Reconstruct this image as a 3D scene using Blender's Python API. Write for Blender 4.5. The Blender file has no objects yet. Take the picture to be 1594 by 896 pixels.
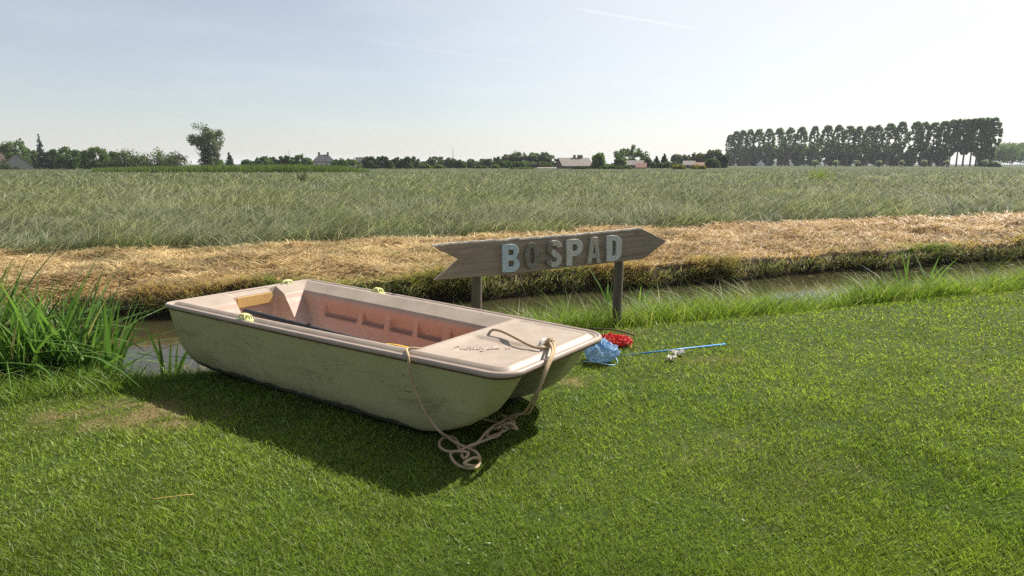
import bpy, math, random
import numpy as np
rng = np.random.default_rng(7); random.seed(7)
SC = bpy.context.scene; COL = SC.collection
R = math.radians

# ------------------------------------------------------------------ camera model (fitted to the place)
F, HY, EYE = 1030., 255., 1.6
PITCH = math.atan2(448 - HY, F); CP, SP = math.cos(PITCH), math.sin(PITCH)
def ray(x, y):
    a = (x - 797) / F; b = -(y - 448) / F
    return np.array([a, CP + b * SP, -SP + b * CP])
def at(x, y, z=0.):
    d = ray(x, y); return np.array([0, 0, EYE]) + d * ((z - EYE) / d[2])
def far(x, y, D):
    d = ray(x, y); return np.array([0, 0, EYE]) + d * (D / d[1])

# ------------------------------------------------------------------ noise
_tab = rng.random((256, 256))
def vnoise(x, y, s=1., seed=0):
    x = np.asarray(x) / s + seed * 17.3 + 500; y = np.asarray(y) / s + seed * 9.7 + 500
    xi = np.floor(x).astype(int); yi = np.floor(y).astype(int)
    fx = x - xi; fy = y - yi; fx = fx * fx * (3 - 2 * fx); fy = fy * fy * (3 - 2 * fy)
    a = _tab[xi % 256, yi % 256]; b = _tab[(xi + 1) % 256, yi % 256]
    c = _tab[xi % 256, (yi + 1) % 256]; d = _tab[(xi + 1) % 256, (yi + 1) % 256]
    return (a * (1 - fx) + b * fx) * (1 - fy) + (c * (1 - fx) + d * fx) * fy
def fbm(x, y, s, seed=0, o=3):
    t = 0; a = .5; n = 0
    for k in range(o):
        t = t + a * vnoise(x, y, s / 2 ** k, seed + k); n += a; a *= .5
    return t / n
def sstep(x, a, b):
    t = np.clip((np.asarray(x, float) - a) / (b - a), 0, 1); return t * t * (3 - 2 * t)

# ------------------------------------------------------------------ object helpers
def tag(o, label=None, cat=None, group=None, kind=None):
    if label: o['label'] = label
    if cat: o['category'] = cat
    if group: o['group'] = group
    if kind: o['kind'] = kind
    return o
def link(o, parent=None):
    COL.objects.link(o)
    if parent is not None: o.parent = parent
    return o
def empty(name, loc, rz=0., label=None, cat=None, group=None):
    o = bpy.data.objects.new(name, None); o.location = tuple(loc); o.rotation_euler = (0, 0, rz)
    o.empty_display_size = .2; link(o); return tag(o, label, cat, group)
def build(name, V, Fc, mat, parent=None, smooth=False, mats=None, midx=None):
    me = bpy.data.meshes.new(name)
    me.from_pydata([tuple(map(float, v)) for v in V], [], [tuple(map(int, f)) for f in Fc]); me.update()
    for m in (mats or [mat]): me.materials.append(m)
    if midx is not None: me.polygons.foreach_set('material_index', list(midx))
    if smooth: me.polygons.foreach_set('use_smooth', [True] * len(me.polygons))
    return link(bpy.data.objects.new(name, me), parent)
def fast(name, V, loops, ltot, mat, parent=None, tint=None, smooth=False):
    V = np.ascontiguousarray(V, np.float32); loops = np.ascontiguousarray(loops, np.int32); ltot = np.ascontiguousarray(ltot, np.int32)
    me = bpy.data.meshes.new(name)
    me.vertices.add(len(V)); me.vertices.foreach_set('co', V.ravel())
    me.loops.add(len(loops)); me.loops.foreach_set('vertex_index', loops)
    me.polygons.add(len(ltot))
    st = np.zeros(len(ltot), np.int32); st[1:] = np.cumsum(ltot)[:-1]
    me.polygons.foreach_set('loop_start', st); me.polygons.foreach_set('loop_total', ltot)
    if smooth: me.polygons.foreach_set('use_smooth', np.ones(len(ltot), bool))
    if tint is not None:
        at_ = me.attributes.new('tint', 'FLOAT_COLOR', 'POINT')
        c = np.ones((len(V), 4), np.float32); c[:, :3] = tint
        at_.data.foreach_set('color', c.ravel())
    me.update(calc_edges=True)
    if mat: me.materials.append(mat)
    return link(bpy.data.objects.new(name, me), parent)
class MB:
    def __init__(s): s.v = []; s.f = []
    def add(s, V, Fc):
        b = len(s.v); s.v += [tuple(map(float, v)) for v in V]; s.f += [tuple(i + b for i in f) for f in Fc]; return s
    def box(s, c, d, rz=0., M=None):
        V = []
        for x in (-.5, .5):
            for y in (-.5, .5):
                for z in (-.5, .5):
                    p = np.array([x * d[0], y * d[1], z * d[2]])
                    if M is not None: p = M @ p
                    p = np.array([p[0] * math.cos(rz) - p[1] * math.sin(rz), p[0] * math.sin(rz) + p[1] * math.cos(rz), p[2]]) + np.array(c)
                    V.append(p)
        return s.add(V, [(0, 1, 3, 2), (4, 6, 7, 5), (0, 4, 5, 1), (2, 3, 7, 6), (0, 2, 6, 4), (1, 5, 7, 3)])
    def tube(s, P, rad, n=8, cap=True):
        P = np.array(P, float); k = len(P); rad = np.broadcast_to(np.array(rad, float), (k,))
        T = np.gradient(P, axis=0); T /= np.linalg.norm(T, axis=1)[:, None] + 1e-9
        up = np.array([0, 0, 1.]) if abs(T[0][2]) < .9 else np.array([1., 0, 0])
        V = []; N = np.cross(up, T[0]); N /= np.linalg.norm(N)
        for i in range(k):
            N = N - T[i] * N.dot(T[i]); N /= np.linalg.norm(N) + 1e-9; B = np.cross(T[i], N)
            for j in range(n):
                a = 2 * math.pi * j / n; V.append(P[i] + rad[i] * (math.cos(a) * N + math.sin(a) * B))
        Fc = [(i * n + j, i * n + (j + 1) % n, (i + 1) * n + (j + 1) % n, (i + 1) * n + j) for i in range(k - 1) for j in range(n)]
        if cap: Fc += [tuple(range(n))[::-1], tuple(range((k - 1) * n, k * n))]
        return s.add(V, Fc)
    def build(s, name, mat, parent=None, smooth=False): return build(name, s.v, s.f, mat, parent, smooth)
def spline(P, n=12):
    P = np.array(P, float); Q = np.vstack([2 * P[0] - P[1], P, 2 * P[-1] - P[-2]]); out = []
    for i in range(1, len(Q) - 2):
        for t in np.linspace(0, 1, n, endpoint=False):
            a, b, c, d = Q[i - 1], Q[i], Q[i + 1], Q[i + 2]
            out.append(.5 * (2 * b + (c - a) * t + (2 * a - 5 * b + 4 * c - d) * t * t + (3 * b - a - 3 * c + d) * t ** 3))
    out.append(P[-1]); return np.array(out)

# ------------------------------------------------------------------ materials
class NT:
    def __init__(s, name):
        s.m = bpy.data.materials.new(name); s.m.use_nodes = True; s.t = s.m.node_tree
        s.b = s.t.nodes['Principled BSDF']; s.out = s.t.nodes['Material Output']; s.b.inputs['Specular IOR Level'].default_value = .3
    def n(s, typ, **k):
        o = s.t.nodes.new(typ)
        for a, v in k.items(): setattr(o, a, v)
        return o
    def l(s, a, b): s.t.links.new(a, b)
    def co(s, scale=(1, 1, 1), kind='Object'):
        tc = s.n('ShaderNodeTexCoord'); mp = s.n('ShaderNodeMapping'); mp.inputs['Scale'].default_value = scale
        s.l(tc.outputs[kind], mp.inputs['Vector']); return mp.outputs['Vector']
    def noise(s, scale, detail=4, rough=.55, vec=None, dist=0.):
        o = s.n('ShaderNodeTexNoise'); o.inputs['Scale'].default_value = scale; o.inputs['Detail'].default_value = detail
        o.inputs['Roughness'].default_value = rough; o.inputs['Distortion'].default_value = dist
        s.l(vec if vec is not None else s.co(), o.inputs['Vector']); return o.outputs['Fac']
    def ramp(s, fac, stops):
        o = s.n('ShaderNodeValToRGB'); e = o.color_ramp.elements
        while len(e) < len(stops): e.new(.5)
        for el, (p, c) in zip(e, stops):
            el.position = p; el.color = (*c, 1) if len(c) == 3 else c
        s.l(fac, o.inputs['Fac']); return o.outputs['Color']
    def mix(s, fac, a, b, blend='MIX'):
        o = s.n('ShaderNodeMix', data_type='RGBA', blend_type=blend)
        for sock, v in ((o.inputs[0], fac), (o.inputs[6], a), (o.inputs[7], b)):
            if isinstance(v, (int, float)): sock.default_value = v
            elif isinstance(v, (tuple, list)): sock.default_value = (*v, 1)
            else: s.l(v, sock)
        return o.outputs[2]
    def math(s, op, a, b=0., c=None, clamp=False):
        o = s.n('ShaderNodeMath', operation=op, use_clamp=clamp)
        for i, v in enumerate((a, b) if c is None else (a, b, c)):
            if isinstance(v, (int, float)): o.inputs[i].default_value = v
            else: s.l(v, o.inputs[i])
        return o.outputs[0]
    def mrange(s, v, a, b, c=0., d=1.):
        o = s.n('ShaderNodeMapRange'); s.l(v, o.inputs[0])
        for i, q in enumerate((a, b, c, d)): o.inputs[i + 1].default_value = q
        return o.outputs[0]
    def sep(s, vec):
        o = s.n('ShaderNodeSeparateXYZ'); s.l(vec, o.inputs[0]); return o.outputs
    def color(s, c):
        if isinstance(c, tuple): s.b.inputs['Base Color'].default_value = (*c, 1)
        else: s.l(c, s.b.inputs['Base Color'])
    def bump(s, h, strength=.4, dist=.01):
        o = s.n('ShaderNodeBump'); o.inputs['Strength'].default_value = strength; o.inputs['Distance'].default_value = dist
        s.l(h, o.inputs['Height']); s.l(o.outputs['Normal'], s.b.inputs['Normal'])
    def rough(s, v):
        if isinstance(v, (int, float)): s.b.inputs['Roughness'].default_value = v
        else: s.l(v, s.b.inputs['Roughness'])
def simple(name, c, rough=.7, var=.25, scale=6., bump=.0):
    t = NT(name); f = t.noise(scale); d = tuple(x * (1 - var) for x in c); e = tuple(min(1, x * (1 + var)) for x in c)
    t.color(t.ramp(f, [(.3, d), (.7, e)])); t.rough(rough)
    if bump: t.bump(f, bump)
    return t.m
def leafmat(name, trans=.4, rough=.5, spec=.3, gain=1.):
    t = NT(name); a = t.n('ShaderNodeAttribute', attribute_name='tint'); c = a.outputs['Color']
    t.color(c); t.rough(rough); t.b.inputs['Specular IOR Level'].default_value = spec
    tr = t.n('ShaderNodeBsdfTranslucent'); g = t.mix(1., c, (1.15 * gain, 1.2 * gain, .75 * gain), 'MULTIPLY'); t.l(g, tr.inputs['Color'])
    mx = t.n('ShaderNodeMixShader'); mx.inputs[0].default_value = trans
    t.l(t.b.outputs[0], mx.inputs[1]); t.l(tr.outputs[0], mx.inputs[2]); t.l(mx.outputs[0], t.out.inputs['Surface'])
    return t.m
M = {}
M['grass'] = leafmat('grass_blade', .5, .45, .28)
M['meadow'] = leafmat('meadow_blade', .4, .6, .12)
M['straw'] = leafmat('straw_strand', .2, .6, .2)
M['iris'] = leafmat('iris_leaf', .45, .5, .25)
M['leaf'] = leafmat('tree_leaf', .42, .6, .1)
M['bark'] = simple('bark', (.10, .08, .06), .9, .4, 3.)

# ------------------------------------------------------------------ grass builders
def blades(name, P, H, W, az, lean, bend, tint, mat, parent=None, face=None, droop=0., seg=2, append=None):
    """P (N,3) bases; H heights; W widths; az lean azimuth; lean/bend horizontal fractions of H"""
    N = len(P); d = np.stack([np.cos(az), np.sin(az)], 1)
    fa = rng.random(N) * 2 * np.pi if face is None else face
    w = np.stack([np.cos(fa), np.sin(fa), np.zeros(N)], 1) * (W / 2)[:, None]
    ts = np.linspace(0, 1, seg + 1); rows = []
    for t in ts:
        h = (lean * t + bend * t * t) * H
        z = H * (t - droop * t * t * t)
        c = P + np.stack([d[:, 0] * h, d[:, 1] * h, z], 1)
        wt = (1 - t ** 1.6) if t < 1 else 0.
        if t < 1: rows += [c - w * wt, c + w * wt]
        else: rows += [c]
    k = 2 * seg + 1
    V = np.stack(rows, 1).reshape(-1, 3)
    base = (np.arange(N) * k)[:, None]
    pat = []
    for i in range(seg - 1): pat += [2 * i, 2 * i + 1, 2 * i + 3, 2 * i + 2]
    pat += [2 * seg - 2, 2 * seg - 1, 2 * seg]
    L = (base + np.array(pat)[None]).ravel()
    lt = np.tile(np.array([4] * (seg - 1) + [3]), N)
    T = np.repeat(tint, k, axis=0)
    if append is not None: append.append((V, L, lt, T)); return None
    return fast(name, V, L, lt, mat, parent, T)
def flush(name, parts, mat, parent=None):
    off = 0; Vs, Ls, lts, Ts = [], [], [], []
    for V, L, lt, T in parts:
        Vs.append(V); Ls.append(L + off); lts.append(lt); Ts.append(T); off += len(V)
    return fast(name, np.concatenate(Vs), np.concatenate(Ls), np.concatenate(lts), mat, parent, np.concatenate(Ts))
def mixc(a, b, t): t = np.asarray(t)[:, None]; return np.array(a)[None] * (1 - t) + np.array(b)[None] * t

# ------------------------------------------------------------------ the ditch frame: e along it, n across it
YAW = R(20.5); EX, EY = math.cos(YAW), math.sin(YAW)
def en(x, y): return x * EX + y * EY, -x * EY + y * EX
def xy(e, n): return e * EX - n * EY, e * EY + n * EX
WATER = -.30
def edge_w(e): return .16 * (vnoise(e, e * 0, 1.3, 3) - .5) + .09 * (vnoise(e, e * 0 + 5, .4, 4) - .5)
def edge_f(e): return -.27 * (1 - sstep(e, -2.5, 4)) + .34 * (vnoise(e, e * 0 + 9, 1.1, 5) - .5) + .2 * (vnoise(e, e * 0 + 2, .35, 6) - .5)
PN = np.array([-9e3, -60, 4.9, 5.55, 5.8, 6.05, 6.3, 6.55, 7.2, 8.3, 8.84, 8.92, 8.98, 9.06, 9.25, 9.8, 10.7, 11.8, 12.8, 13.6, 40, 9e3])
PZ = np.array([0, 0, 0, -.02, -.08, -.20, -.33, -.45, -.7, -.65, -.42, -.30, -.10, .0, .06, .13, .19, .19, .15, .10, .10, .10])
def ground_z(x, y):
    e, n = en(np.asarray(x, float), np.asarray(y, float))
    k1 = np.exp(-((n - 6.0) / .8) ** 2); k2 = np.exp(-((n - 9.0) / .7) ** 2)
    nn = n + edge_w(e) * k1 + edge_f(e) * k2
    z = np.interp(nn, PN, PZ)
    near = (np.abs(n) < 40)
    z = z + near * np.where(n < 5.6, .03 * (fbm(x, y, 1.6, 1) - .5), 0)
    hay = sstep(n, 9.0, 9.3) * (1 - sstep(n, 13.2, 14))
    z = z + hay * (.34 * (fbm(e * .8, n, .6, 8, 4) - .5))
    return z

def screen_pts(N, x0, x1, y0, y1, z=0., ypow=1.):
    px = rng.uniform(x0, x1, N); py = y0 + (y1 - y0) * rng.random(N) ** ypow
    a = (px - 797) / F; b = -(py - 448) / F
    dx, dy, dz = a, CP + b * SP, -SP + b * CP; t = (z - EYE) / dz
    return dx * t, dy * t
def dry(x, y):   # worn yellow patches in the lawn
    e, n = en(x, y)
    d1 = np.exp(-(((x + 2.55) / 1.0) ** 2 + ((y - 4.08) / .33) ** 2)) * 1.05
    d2 = np.exp(-(((x - 1.55) / .9) ** 2 + ((y - 5.35) / .22) ** 2)) * .55
    d3 = np.exp(-(((x - .45) / .35) ** 2 + ((y - 4.75) / .2) ** 2)) * .6
    b_ = d1 + d2 + d3; v_ = b_ * (.0 + 1.5 * fbm(x, y, .32, 31, 3)) + b_ * 1.8 * (fbm(x, y, .07, 35, 2) - .5)
    return np.clip(.72 * sstep(v_, .25, 1.0) + .12 * sstep(fbm(x, y, .9, 33), .6, .8), 0, 1)
# ground sheet
ee = np.concatenate([[-5e3, -2500, -600, -150, -50, -25], np.arange(-13, 32, .1), [36, 50, 90, 200, 700, 2500, 5e3]])
nn = np.concatenate([[-5e3, -1500, -300, -60, -20, -8, -3], np.arange(0, 4.8, .1), np.arange(4.8, 6.9, .07), np.arange(6.9, 8.7, .3), np.arange(8.7, 9.4, .035), np.arange(9.4, 13.8, .09), [15, 18, 24, 40, 80, 150, 300, 600, 1500, 3000, 5e3]])
EE, NN = np.meshgrid(ee, nn); GX, GY = xy(EE, NN); GZ = ground_z(GX.ravel(), GY.ravel()).reshape(GX.shape)
ni, ne = GX.shape
V = np.stack([GX.ravel(), GY.ravel(), GZ.ravel()], 1)
I = np.arange(ni * ne).reshape(ni, ne)
Q = np.stack([I[:-1, :-1], I[:-1, 1:], I[1:, 1:], I[1:, :-1]], -1).reshape(-1, 4)
g = NT('ground_soil')
pos = g.n('ShaderNodeNewGeometry').outputs['Position']
vr = g.n('ShaderNodeVectorRotate', rotation_type='Z_AXIS'); g.l(pos, vr.inputs['Vector']); vr.inputs['Angle'].default_value = -YAW
en_ = g.sep(vr.outputs[0]); nco = en_['Y']
n1 = g.noise(1.2, 6, .6, pos); n2 = g.noise(14, 5, .65, pos); n3 = g.noise(60, 3, .6, pos)
lawn = g.ramp(n2, [(.3, (.022, .036, .007)), (.6, (.045, .070, .013)), (.85, (.09, .10, .03))])
mud = g.ramp(n2, [(.3, (.018, .014, .010)), (.7, (.055, .043, .028))])
hayc = g.ramp(n2, [(.28, (.10, .06, .03)), (.5, (.24, .155, .07)), (.75, (.40, .28, .13))])
fld = g.ramp(g.noise(.12, 6, .6, pos), [(.3, (.03, .045, .018)), (.5, (.05, .065, .03)), (.7, (.08, .09, .045))])
jit = g.math('MULTIPLY', g.math('SUBTRACT', n1, .5), .5)
nj = g.math('ADD', nco, jit)
dm = g.n('ShaderNodeAttribute', attribute_name='dry')
lawn = g.mix(dm.outputs['Fac'], lawn, g.ramp(n2, [(.3, (.11, .075, .04)), (.7, (.24, .175, .095))]))
c = g.mix(g.mrange(nj, 5.75, 6.0), lawn, mud)
c = g.mix(g.n('ShaderNodeAttribute', attribute_name='mud').outputs['Fac'], hayc, c)
c = g.mix(g.mrange(nj, 12.9, 13.3), c, fld)
g.color(c); g.rough(.95); g.b.inputs['Specular IOR Level'].default_value = .1
g.bump(g.math('ADD', n2, g.math('MULTIPLY', n3, .5)), .7, .03)
mdv = np.interp((NN + edge_f(EE) * np.exp(-((NN - 9.0) / .7) ** 2)).ravel(), [5, 8.6, 9.05, 9.14], [1, 1, 1, 0])
gr = fast('ground', V, Q.ravel(), np.full(len(Q), 4), g.m, smooth=True); tag(gr, kind='structure')
da = gr.data.attributes.new('mud', 'FLOAT', 'POINT'); da.data.foreach_set('value', mdv.astype(np.float32))
da = gr.data.attributes.new('dry', 'FLOAT', 'POINT'); da.data.foreach_set('value', dry(GX.ravel(), GY.ravel()).astype(np.float32))

# water
w = NT('ditch_water'); w.color((.030, .027, .014)); w.rough(.04); w.b.inputs['IOR'].default_value = 1.33; w.b.inputs['Specular IOR Level'].default_value = .5
wp = w.n('ShaderNodeNewGeometry').outputs['Position']
w.bump(w.noise(9, 3, .5, wp), .06, .02)
scum = w.mrange(w.noise(2.6, 7, .7, wp), .60, .70); w.color(w.mix(scum, (.030, .027, .014), (.12, .10, .055))); w.rough(w.mrange(scum, 0, 1, .04, .5))
we = np.linspace(-40, 120, 80); wv = []; 
for q in we: wv += [(*xy(q, 5.9), WATER), (*xy(q, 9.3), WATER)]
wf = [(2 * i, 2 * i + 2, 2 * i + 3, 2 * i + 1) for i in range(len(we) - 1)]
tag(build('water', wv, wf, w.m), kind='structure')

# ------------------------------------------------------------------ boat frame
ZG, BL = .52, 3.28
BS = np.array([-2.347, 5.682, 0.]); BYAW = R(-36.43); BU = np.array([math.cos(BYAW), math.sin(BYAW), 0]); BV = np.array([-BU[1], BU[0], 0])
ZS = 1.08
def bw(x, y, z): return BS + BU * x + BV * y + np.array([0, 0, z * ZS])
def bl(P): d = np.asarray(P) - BS; return np.array([d @ BU, d @ BV, d[2] / ZS])
def in_boat(x, y, m=0.):
    dx, dy = x - BS[0], y - BS[1]; a = dx * BU[0] + dy * BU[1]; b = dx * BV[0] + dy * BV[1]
    return (a > .25 - m) & (a < 2.75 + m) & (np.abs(b) < .55 - .05 * a / BL + m)

# ------------------------------------------------------------------ lawn
LAWN_N = 470000
def lawn_part(N, px0, px1, py0, py1, hmul=1.):
    x, y = screen_pts(N, px0, px1, py0, py1)
    e, n = en(x, y); k = (n < 6.1) & ~in_boat(x, y); x, y, e, n = x[k], y[k], e[k], n[k]
    D = np.hypot(x, y); N = len(x)
    lump = fbm(x, y, .25, 41); dr = dry(x, y)
    hole = sstep(fbm(x, y, .16, 55, 2) + .25 * (vnoise(x, y, 1.1, 56) - .5), .66, .78); k = rng.random(N) > np.maximum(.62 * dr, .5 * hole); x, y, e, n, D, lump, dr = (q[k] for q in (x, y, e, n, D, lump, dr)); N = len(x)
    up = sstep(n, 5.3, 6.0)
    H = (.014 + .024 * rng.random(N) ** 1.4) * (.45 + 1.0 * lump) * (1 - .4 * dr) * (1 + .6 * up) * hmul
    W = np.clip(.0012 * D, .0026, .014) * (.55 + .75 * rng.random(N))
    big = fbm(x, y, 1.7, 43); mid = fbm(x, y, .45, 47); r = rng.random(N)
    c = mixc((.125, .198, .023), (.225, .297, .042), np.clip(big * 1.6 - .3 + (r - .5) * .5, 0, 1))
    c = c * (1 - .18 * sstep(mid, .52, .70))[:, None]
    c = c * (.35 + 1.25 * rng.random(N) ** 1.2)[:, None]
    yel = mixc((.16, .145, .035), (.25, .19, .085), rng.random(N)); t = np.clip(dr * 1.1, 0, .85) * (rng.random(N) < .25 + .7 * dr)
    c = c * (1 - t)[:, None] + yel * t[:, None]
    st = rng.random(N) < .05; c[st] = np.array([.34, .33, .18]) * (.6 + .6 * rng.random(st.sum()))[:, None]
    P = np.stack([x, y, ground_z(x, y) - .003], 1)
    az = rng.random(N) * 2 * np.pi; lean = .25 + .9 * rng.random(N)
    tall = rng.random(N) < .03; H[tall] *= 1.7
    return P, H, W, az, lean, .5 * rng.random(N), c
parts = []
for N_, b in ((LAWN_N, (-330, 1920, 470, 1010)), (44000, (700, 1920, 418, 475)), (52000, (1920, 2900, 425, 1000)), (40000, (-1300, -330, 470, 1000)), (50000, (-700, 2300, 1010, 1400))):
    P, H, W_, az, ln, bd, c = lawn_part(N_, *b); blades('', P, H, W_, az, ln, bd, c, None, append=parts)
# clover and plantain leaves pressed into the turf
x, y = screen_pts(16000, -330, 1920, 560, 1010); e, n = en(x, y); k = (fbm(x, y, .5, 51) > .58) & (n < 5.6) & ~in_boat(x, y); x, y = x[k], y[k]; N = len(x)
c = mixc((.09, .17, .03), (.17, .26, .05), rng.random(N))
blades('', np.stack([x, y, ground_z(x, y) + .004 + .012 * rng.random(N)], 1), .004 + .006 * rng.random(N), .006 + .006 * rng.random(N), rng.random(N) * 6.28, 1.4 + rng.random(N), .3 * rng.random(N), c, None, append=parts)
tag(flush('lawn_grass', parts, M['grass']), 'short mown bright green lawn round the boat, with worn yellow patches', 'grass', kind='stuff')

# tall grass along the near bank
x, y = screen_pts(150000, -700, 2300, 405, 640, -.08); e, n = en(x, y)
k = (n > 5.55 + .45 * vnoise(e, n, .8, 61)) & (n < 6.65 + .15 * vnoise(e, n, .5, 62)) & ~in_boat(x, y, .02); x, y, e, n = x[k], y[k], e[k], n[k]
k = rng.random(len(x)) < .25 + .75 * sstep(n, 5.5, 5.95); x, y, e, n = x[k], y[k], e[k], n[k]; N = len(x); D = np.hypot(x, y)
hl = np.interp(e, [-6, -3, -1.2, .2, 2.2, 5, 8, 14, 20], [.32, .28, .16, .18, .44, .42, .38, .42, .42])
H = hl * (.5 + .9 * rng.random(N)) * (.35 + .65 * sstep(n, 5.5, 6.1)) * (.6 + .8 * vnoise(e, n, .5, 63))
W_ = np.clip(.0009 * D, .004, .010) * (.6 + .7 * rng.random(N))
c = mixc((.09, .155, .020), (.21, .28, .045), np.clip(.5 + 1.2 * (vnoise(e, n, .6, 64) - .5) + .5 * (rng.random(N) - .5), 0, 1)) * (.75 + .5 * rng.random(N))[:, None]
st = rng.random(N) < .07; c[st] = np.array([.36, .33, .18])
parts = []
e3 = rng.uniform(-.6, 18, 70000); n3_ = 5.75 + 1.1 * rng.random(len(e3)) + .25 * (vnoise(e3, e3 * 0, 1.1, 67) - .5); k3 = rng.random(len(e3)) < .35 + .65 * vnoise(e3, n3_, .45, 68); e3, n3_ = e3[k3], n3_[k3]; x3, y3 = xy(e3, n3_); N3 = len(x3)
k3 = ~((np.hypot(x3 - 1.15, y3 - 6.5) < .35)); x3, y3, e3, n3_ = x3[k3], y3[k3], e3[k3], n3_[k3]; N3 = len(x3)
h3 = np.interp(e3, [-.6, .4, 2, 5, 9, 18], [.16, .20, .42, .46, .45, .48]) * (.45 + .75 * rng.random(N3)) * (.6 + .7 * vnoise(e3, n3_, .5, 69)) * (.45 + .55 * sstep(n3_, 5.75, 6.15))
c3 = mixc((.09, .160, .020), (.22, .30, .045), rng.random(N3)); q3 = rng.random(N3) < .06; c3[q3] = (.38, .35, .2)
blades('', np.stack([x3, y3, ground_z(x3, y3) - .01], 1), h3, .005 + .006 * rng.random(N3), rng.random(N3) * 6.28, .1 + .45 * rng.random(N3), .2 + .6 * rng.random(N3), c3, None, seg=3, droop=.15, append=parts)
x2, y2 = screen_pts(9000, -320, 215, 500, 640, 0.); e2, n2 = en(x2, y2); k2 = (n2 > 5.0 + .4 * vnoise(e2, n2, .5, 66)) & (n2 < 5.75); x2, y2 = x2[k2], y2[k2]; N2 = len(x2)
blades('', np.stack([x2, y2, ground_z(x2, y2) - .01], 1), .10 + .14 * rng.random(N2), .004 + .004 * rng.random(N2), rng.random(N2) * 6.28, .2 + .5 * rng.random(N2), .3 + .5 * rng.random(N2), mixc((.08, .15, .02), (.19, .27, .04), rng.random(N2)), None, seg=3, droop=.15, append=parts)
blades('', np.stack([x, y, ground_z(x, y) - .01], 1), H, W_, rng.random(N) * 2 * np.pi, .15 + .5 * rng.random(N), .2 + .6 * rng.random(N), c, None, seg=3, droop=.15, append=parts)
tag(flush('bank_grass', parts, M['grass']), 'tall lush green grass on the near bank of the ditch', 'grass', kind='stuff')

# far bank: cut grass left as hay
x, y = screen_pts(200000, -500, 2150, 318, 500, .05); e, n = en(x, y)
k = (n + edge_f(e) > 9.0 + .06 * rng.random(len(n))) & (n < 13.0 + .03 * e + .5 * (vnoise(e, n, .7, 71) - .5)); x, y, e, n = x[k], y[k], e[k], n[k]; N = len(x); D = np.hypot(x, y)
H = .10 + .12 * rng.random(N); W_ = np.clip(.0014 * D, .008, .034) * (.6 + .6 * rng.random(N))
gm = sstep(fbm(e, n, .9, 72), .56, .74) * (rng.random(N) < .55) * .9
right = sstep(e, 2, 9)
tan = mixc((.34, .25, .13), (.57, .44, .24), rng.random(N)); tan2 = mixc((.35, .245, .14), (.56, .42, .25), rng.random(N))
c = tan * (1 - right)[:, None] + tan2 * right[:, None]
c = c * (1 - gm * (1 - .6 * right))[:, None] + mixc((.10, .13, .03), (.20, .20, .06), rng.random(N)) * (gm * (1 - .6 * right))[:, None]
c *= (.08 + 1.65 * fbm(e * .6 + n * .5, n - e * .2, .30, 73))[:, None]
parts = []
zz = ground_z(x, y)
blades('', np.stack([x, y, zz + .0], 1), H * (.35 + .7 * fbm(e, n, .25, 74)), W_, rng.random(N) * 2 * np.pi, 1.2 + 1.6 * rng.random(N), 1.0 * (rng.random(N) - .3), c, None, seg=2, droop=.55, append=parts)
tag(flush('hay', parts, M['straw']), 'dry tan mown grass lying along the far ditch bank', 'hay', kind='stuff')
# green and dead grass hanging over the cut edge of the far bank
e = rng.uniform(-12, 26, 60000); n = 8.93 + .24 * rng.random(len(e)); x, y = xy(e, n - edge_f(e)); N = len(x); D = np.hypot(x, y)
k = rng.random(N) < (.03 + .5 * sstep(vnoise(e, n * 0, .9, 81), .35, .75)) * (.45 + .55 * sstep(e, -2, 3)); x, y, e, n, D = x[k], y[k], e[k], n[k], D[k]; N = len(x)
H = .10 + .16 * rng.random(N); W_ = np.clip(.0010 * D, .006, .018) * (.6 + .7 * rng.random(N))
gmix = np.clip(sstep(vnoise(e, n * 0, 1.6, 82), .3, .6) * .9 + .3 * (rng.random(N) - .5), 0, 1)
c = mixc((.42, .30, .14), (.13, .20, .035), gmix) * (.5 + .8 * rng.random(N))[:, None]
parts = []
az = -YAW * 0 + YAW - np.pi / 2 + rng.normal(0, .8, N)
blades('', np.stack([x, y, ground_z(x, y) - .01], 1), H, W_, az, .3 + .6 * rng.random(N), .4 + .9 * rng.random(N), c, None, seg=3, droop=.9 * rng.random(N), append=parts)
# debris hanging lower down towards the water
N = 16000; e = rng.uniform(-12, 26, N); n = 8.86 + .1 * rng.random(N); x, y = xy(e, n - edge_f(e))
c = mixc((.06, .05, .03), (.42, .36, .24), rng.random(N) ** 2); c[rng.random(N) < .3] = (.10, .15, .03)
blades('', np.stack([x, y, WATER + .02 + .2 * rng.random(N)], 1), .08 + .12 * rng.random(N), .006 + .008 * rng.random(N), YAW - np.pi / 2 + rng.normal(0, 1.1, N), .3 + .6 * rng.random(N), .2 * rng.random(N), c, None, seg=2, droop=1.2 * rng.random(N), append=parts)
tag(flush('overhanging_grass', parts, M['grass']), 'green and dead grass hanging over the dark cut bank of the ditch', 'grass', kind='stuff')

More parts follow.
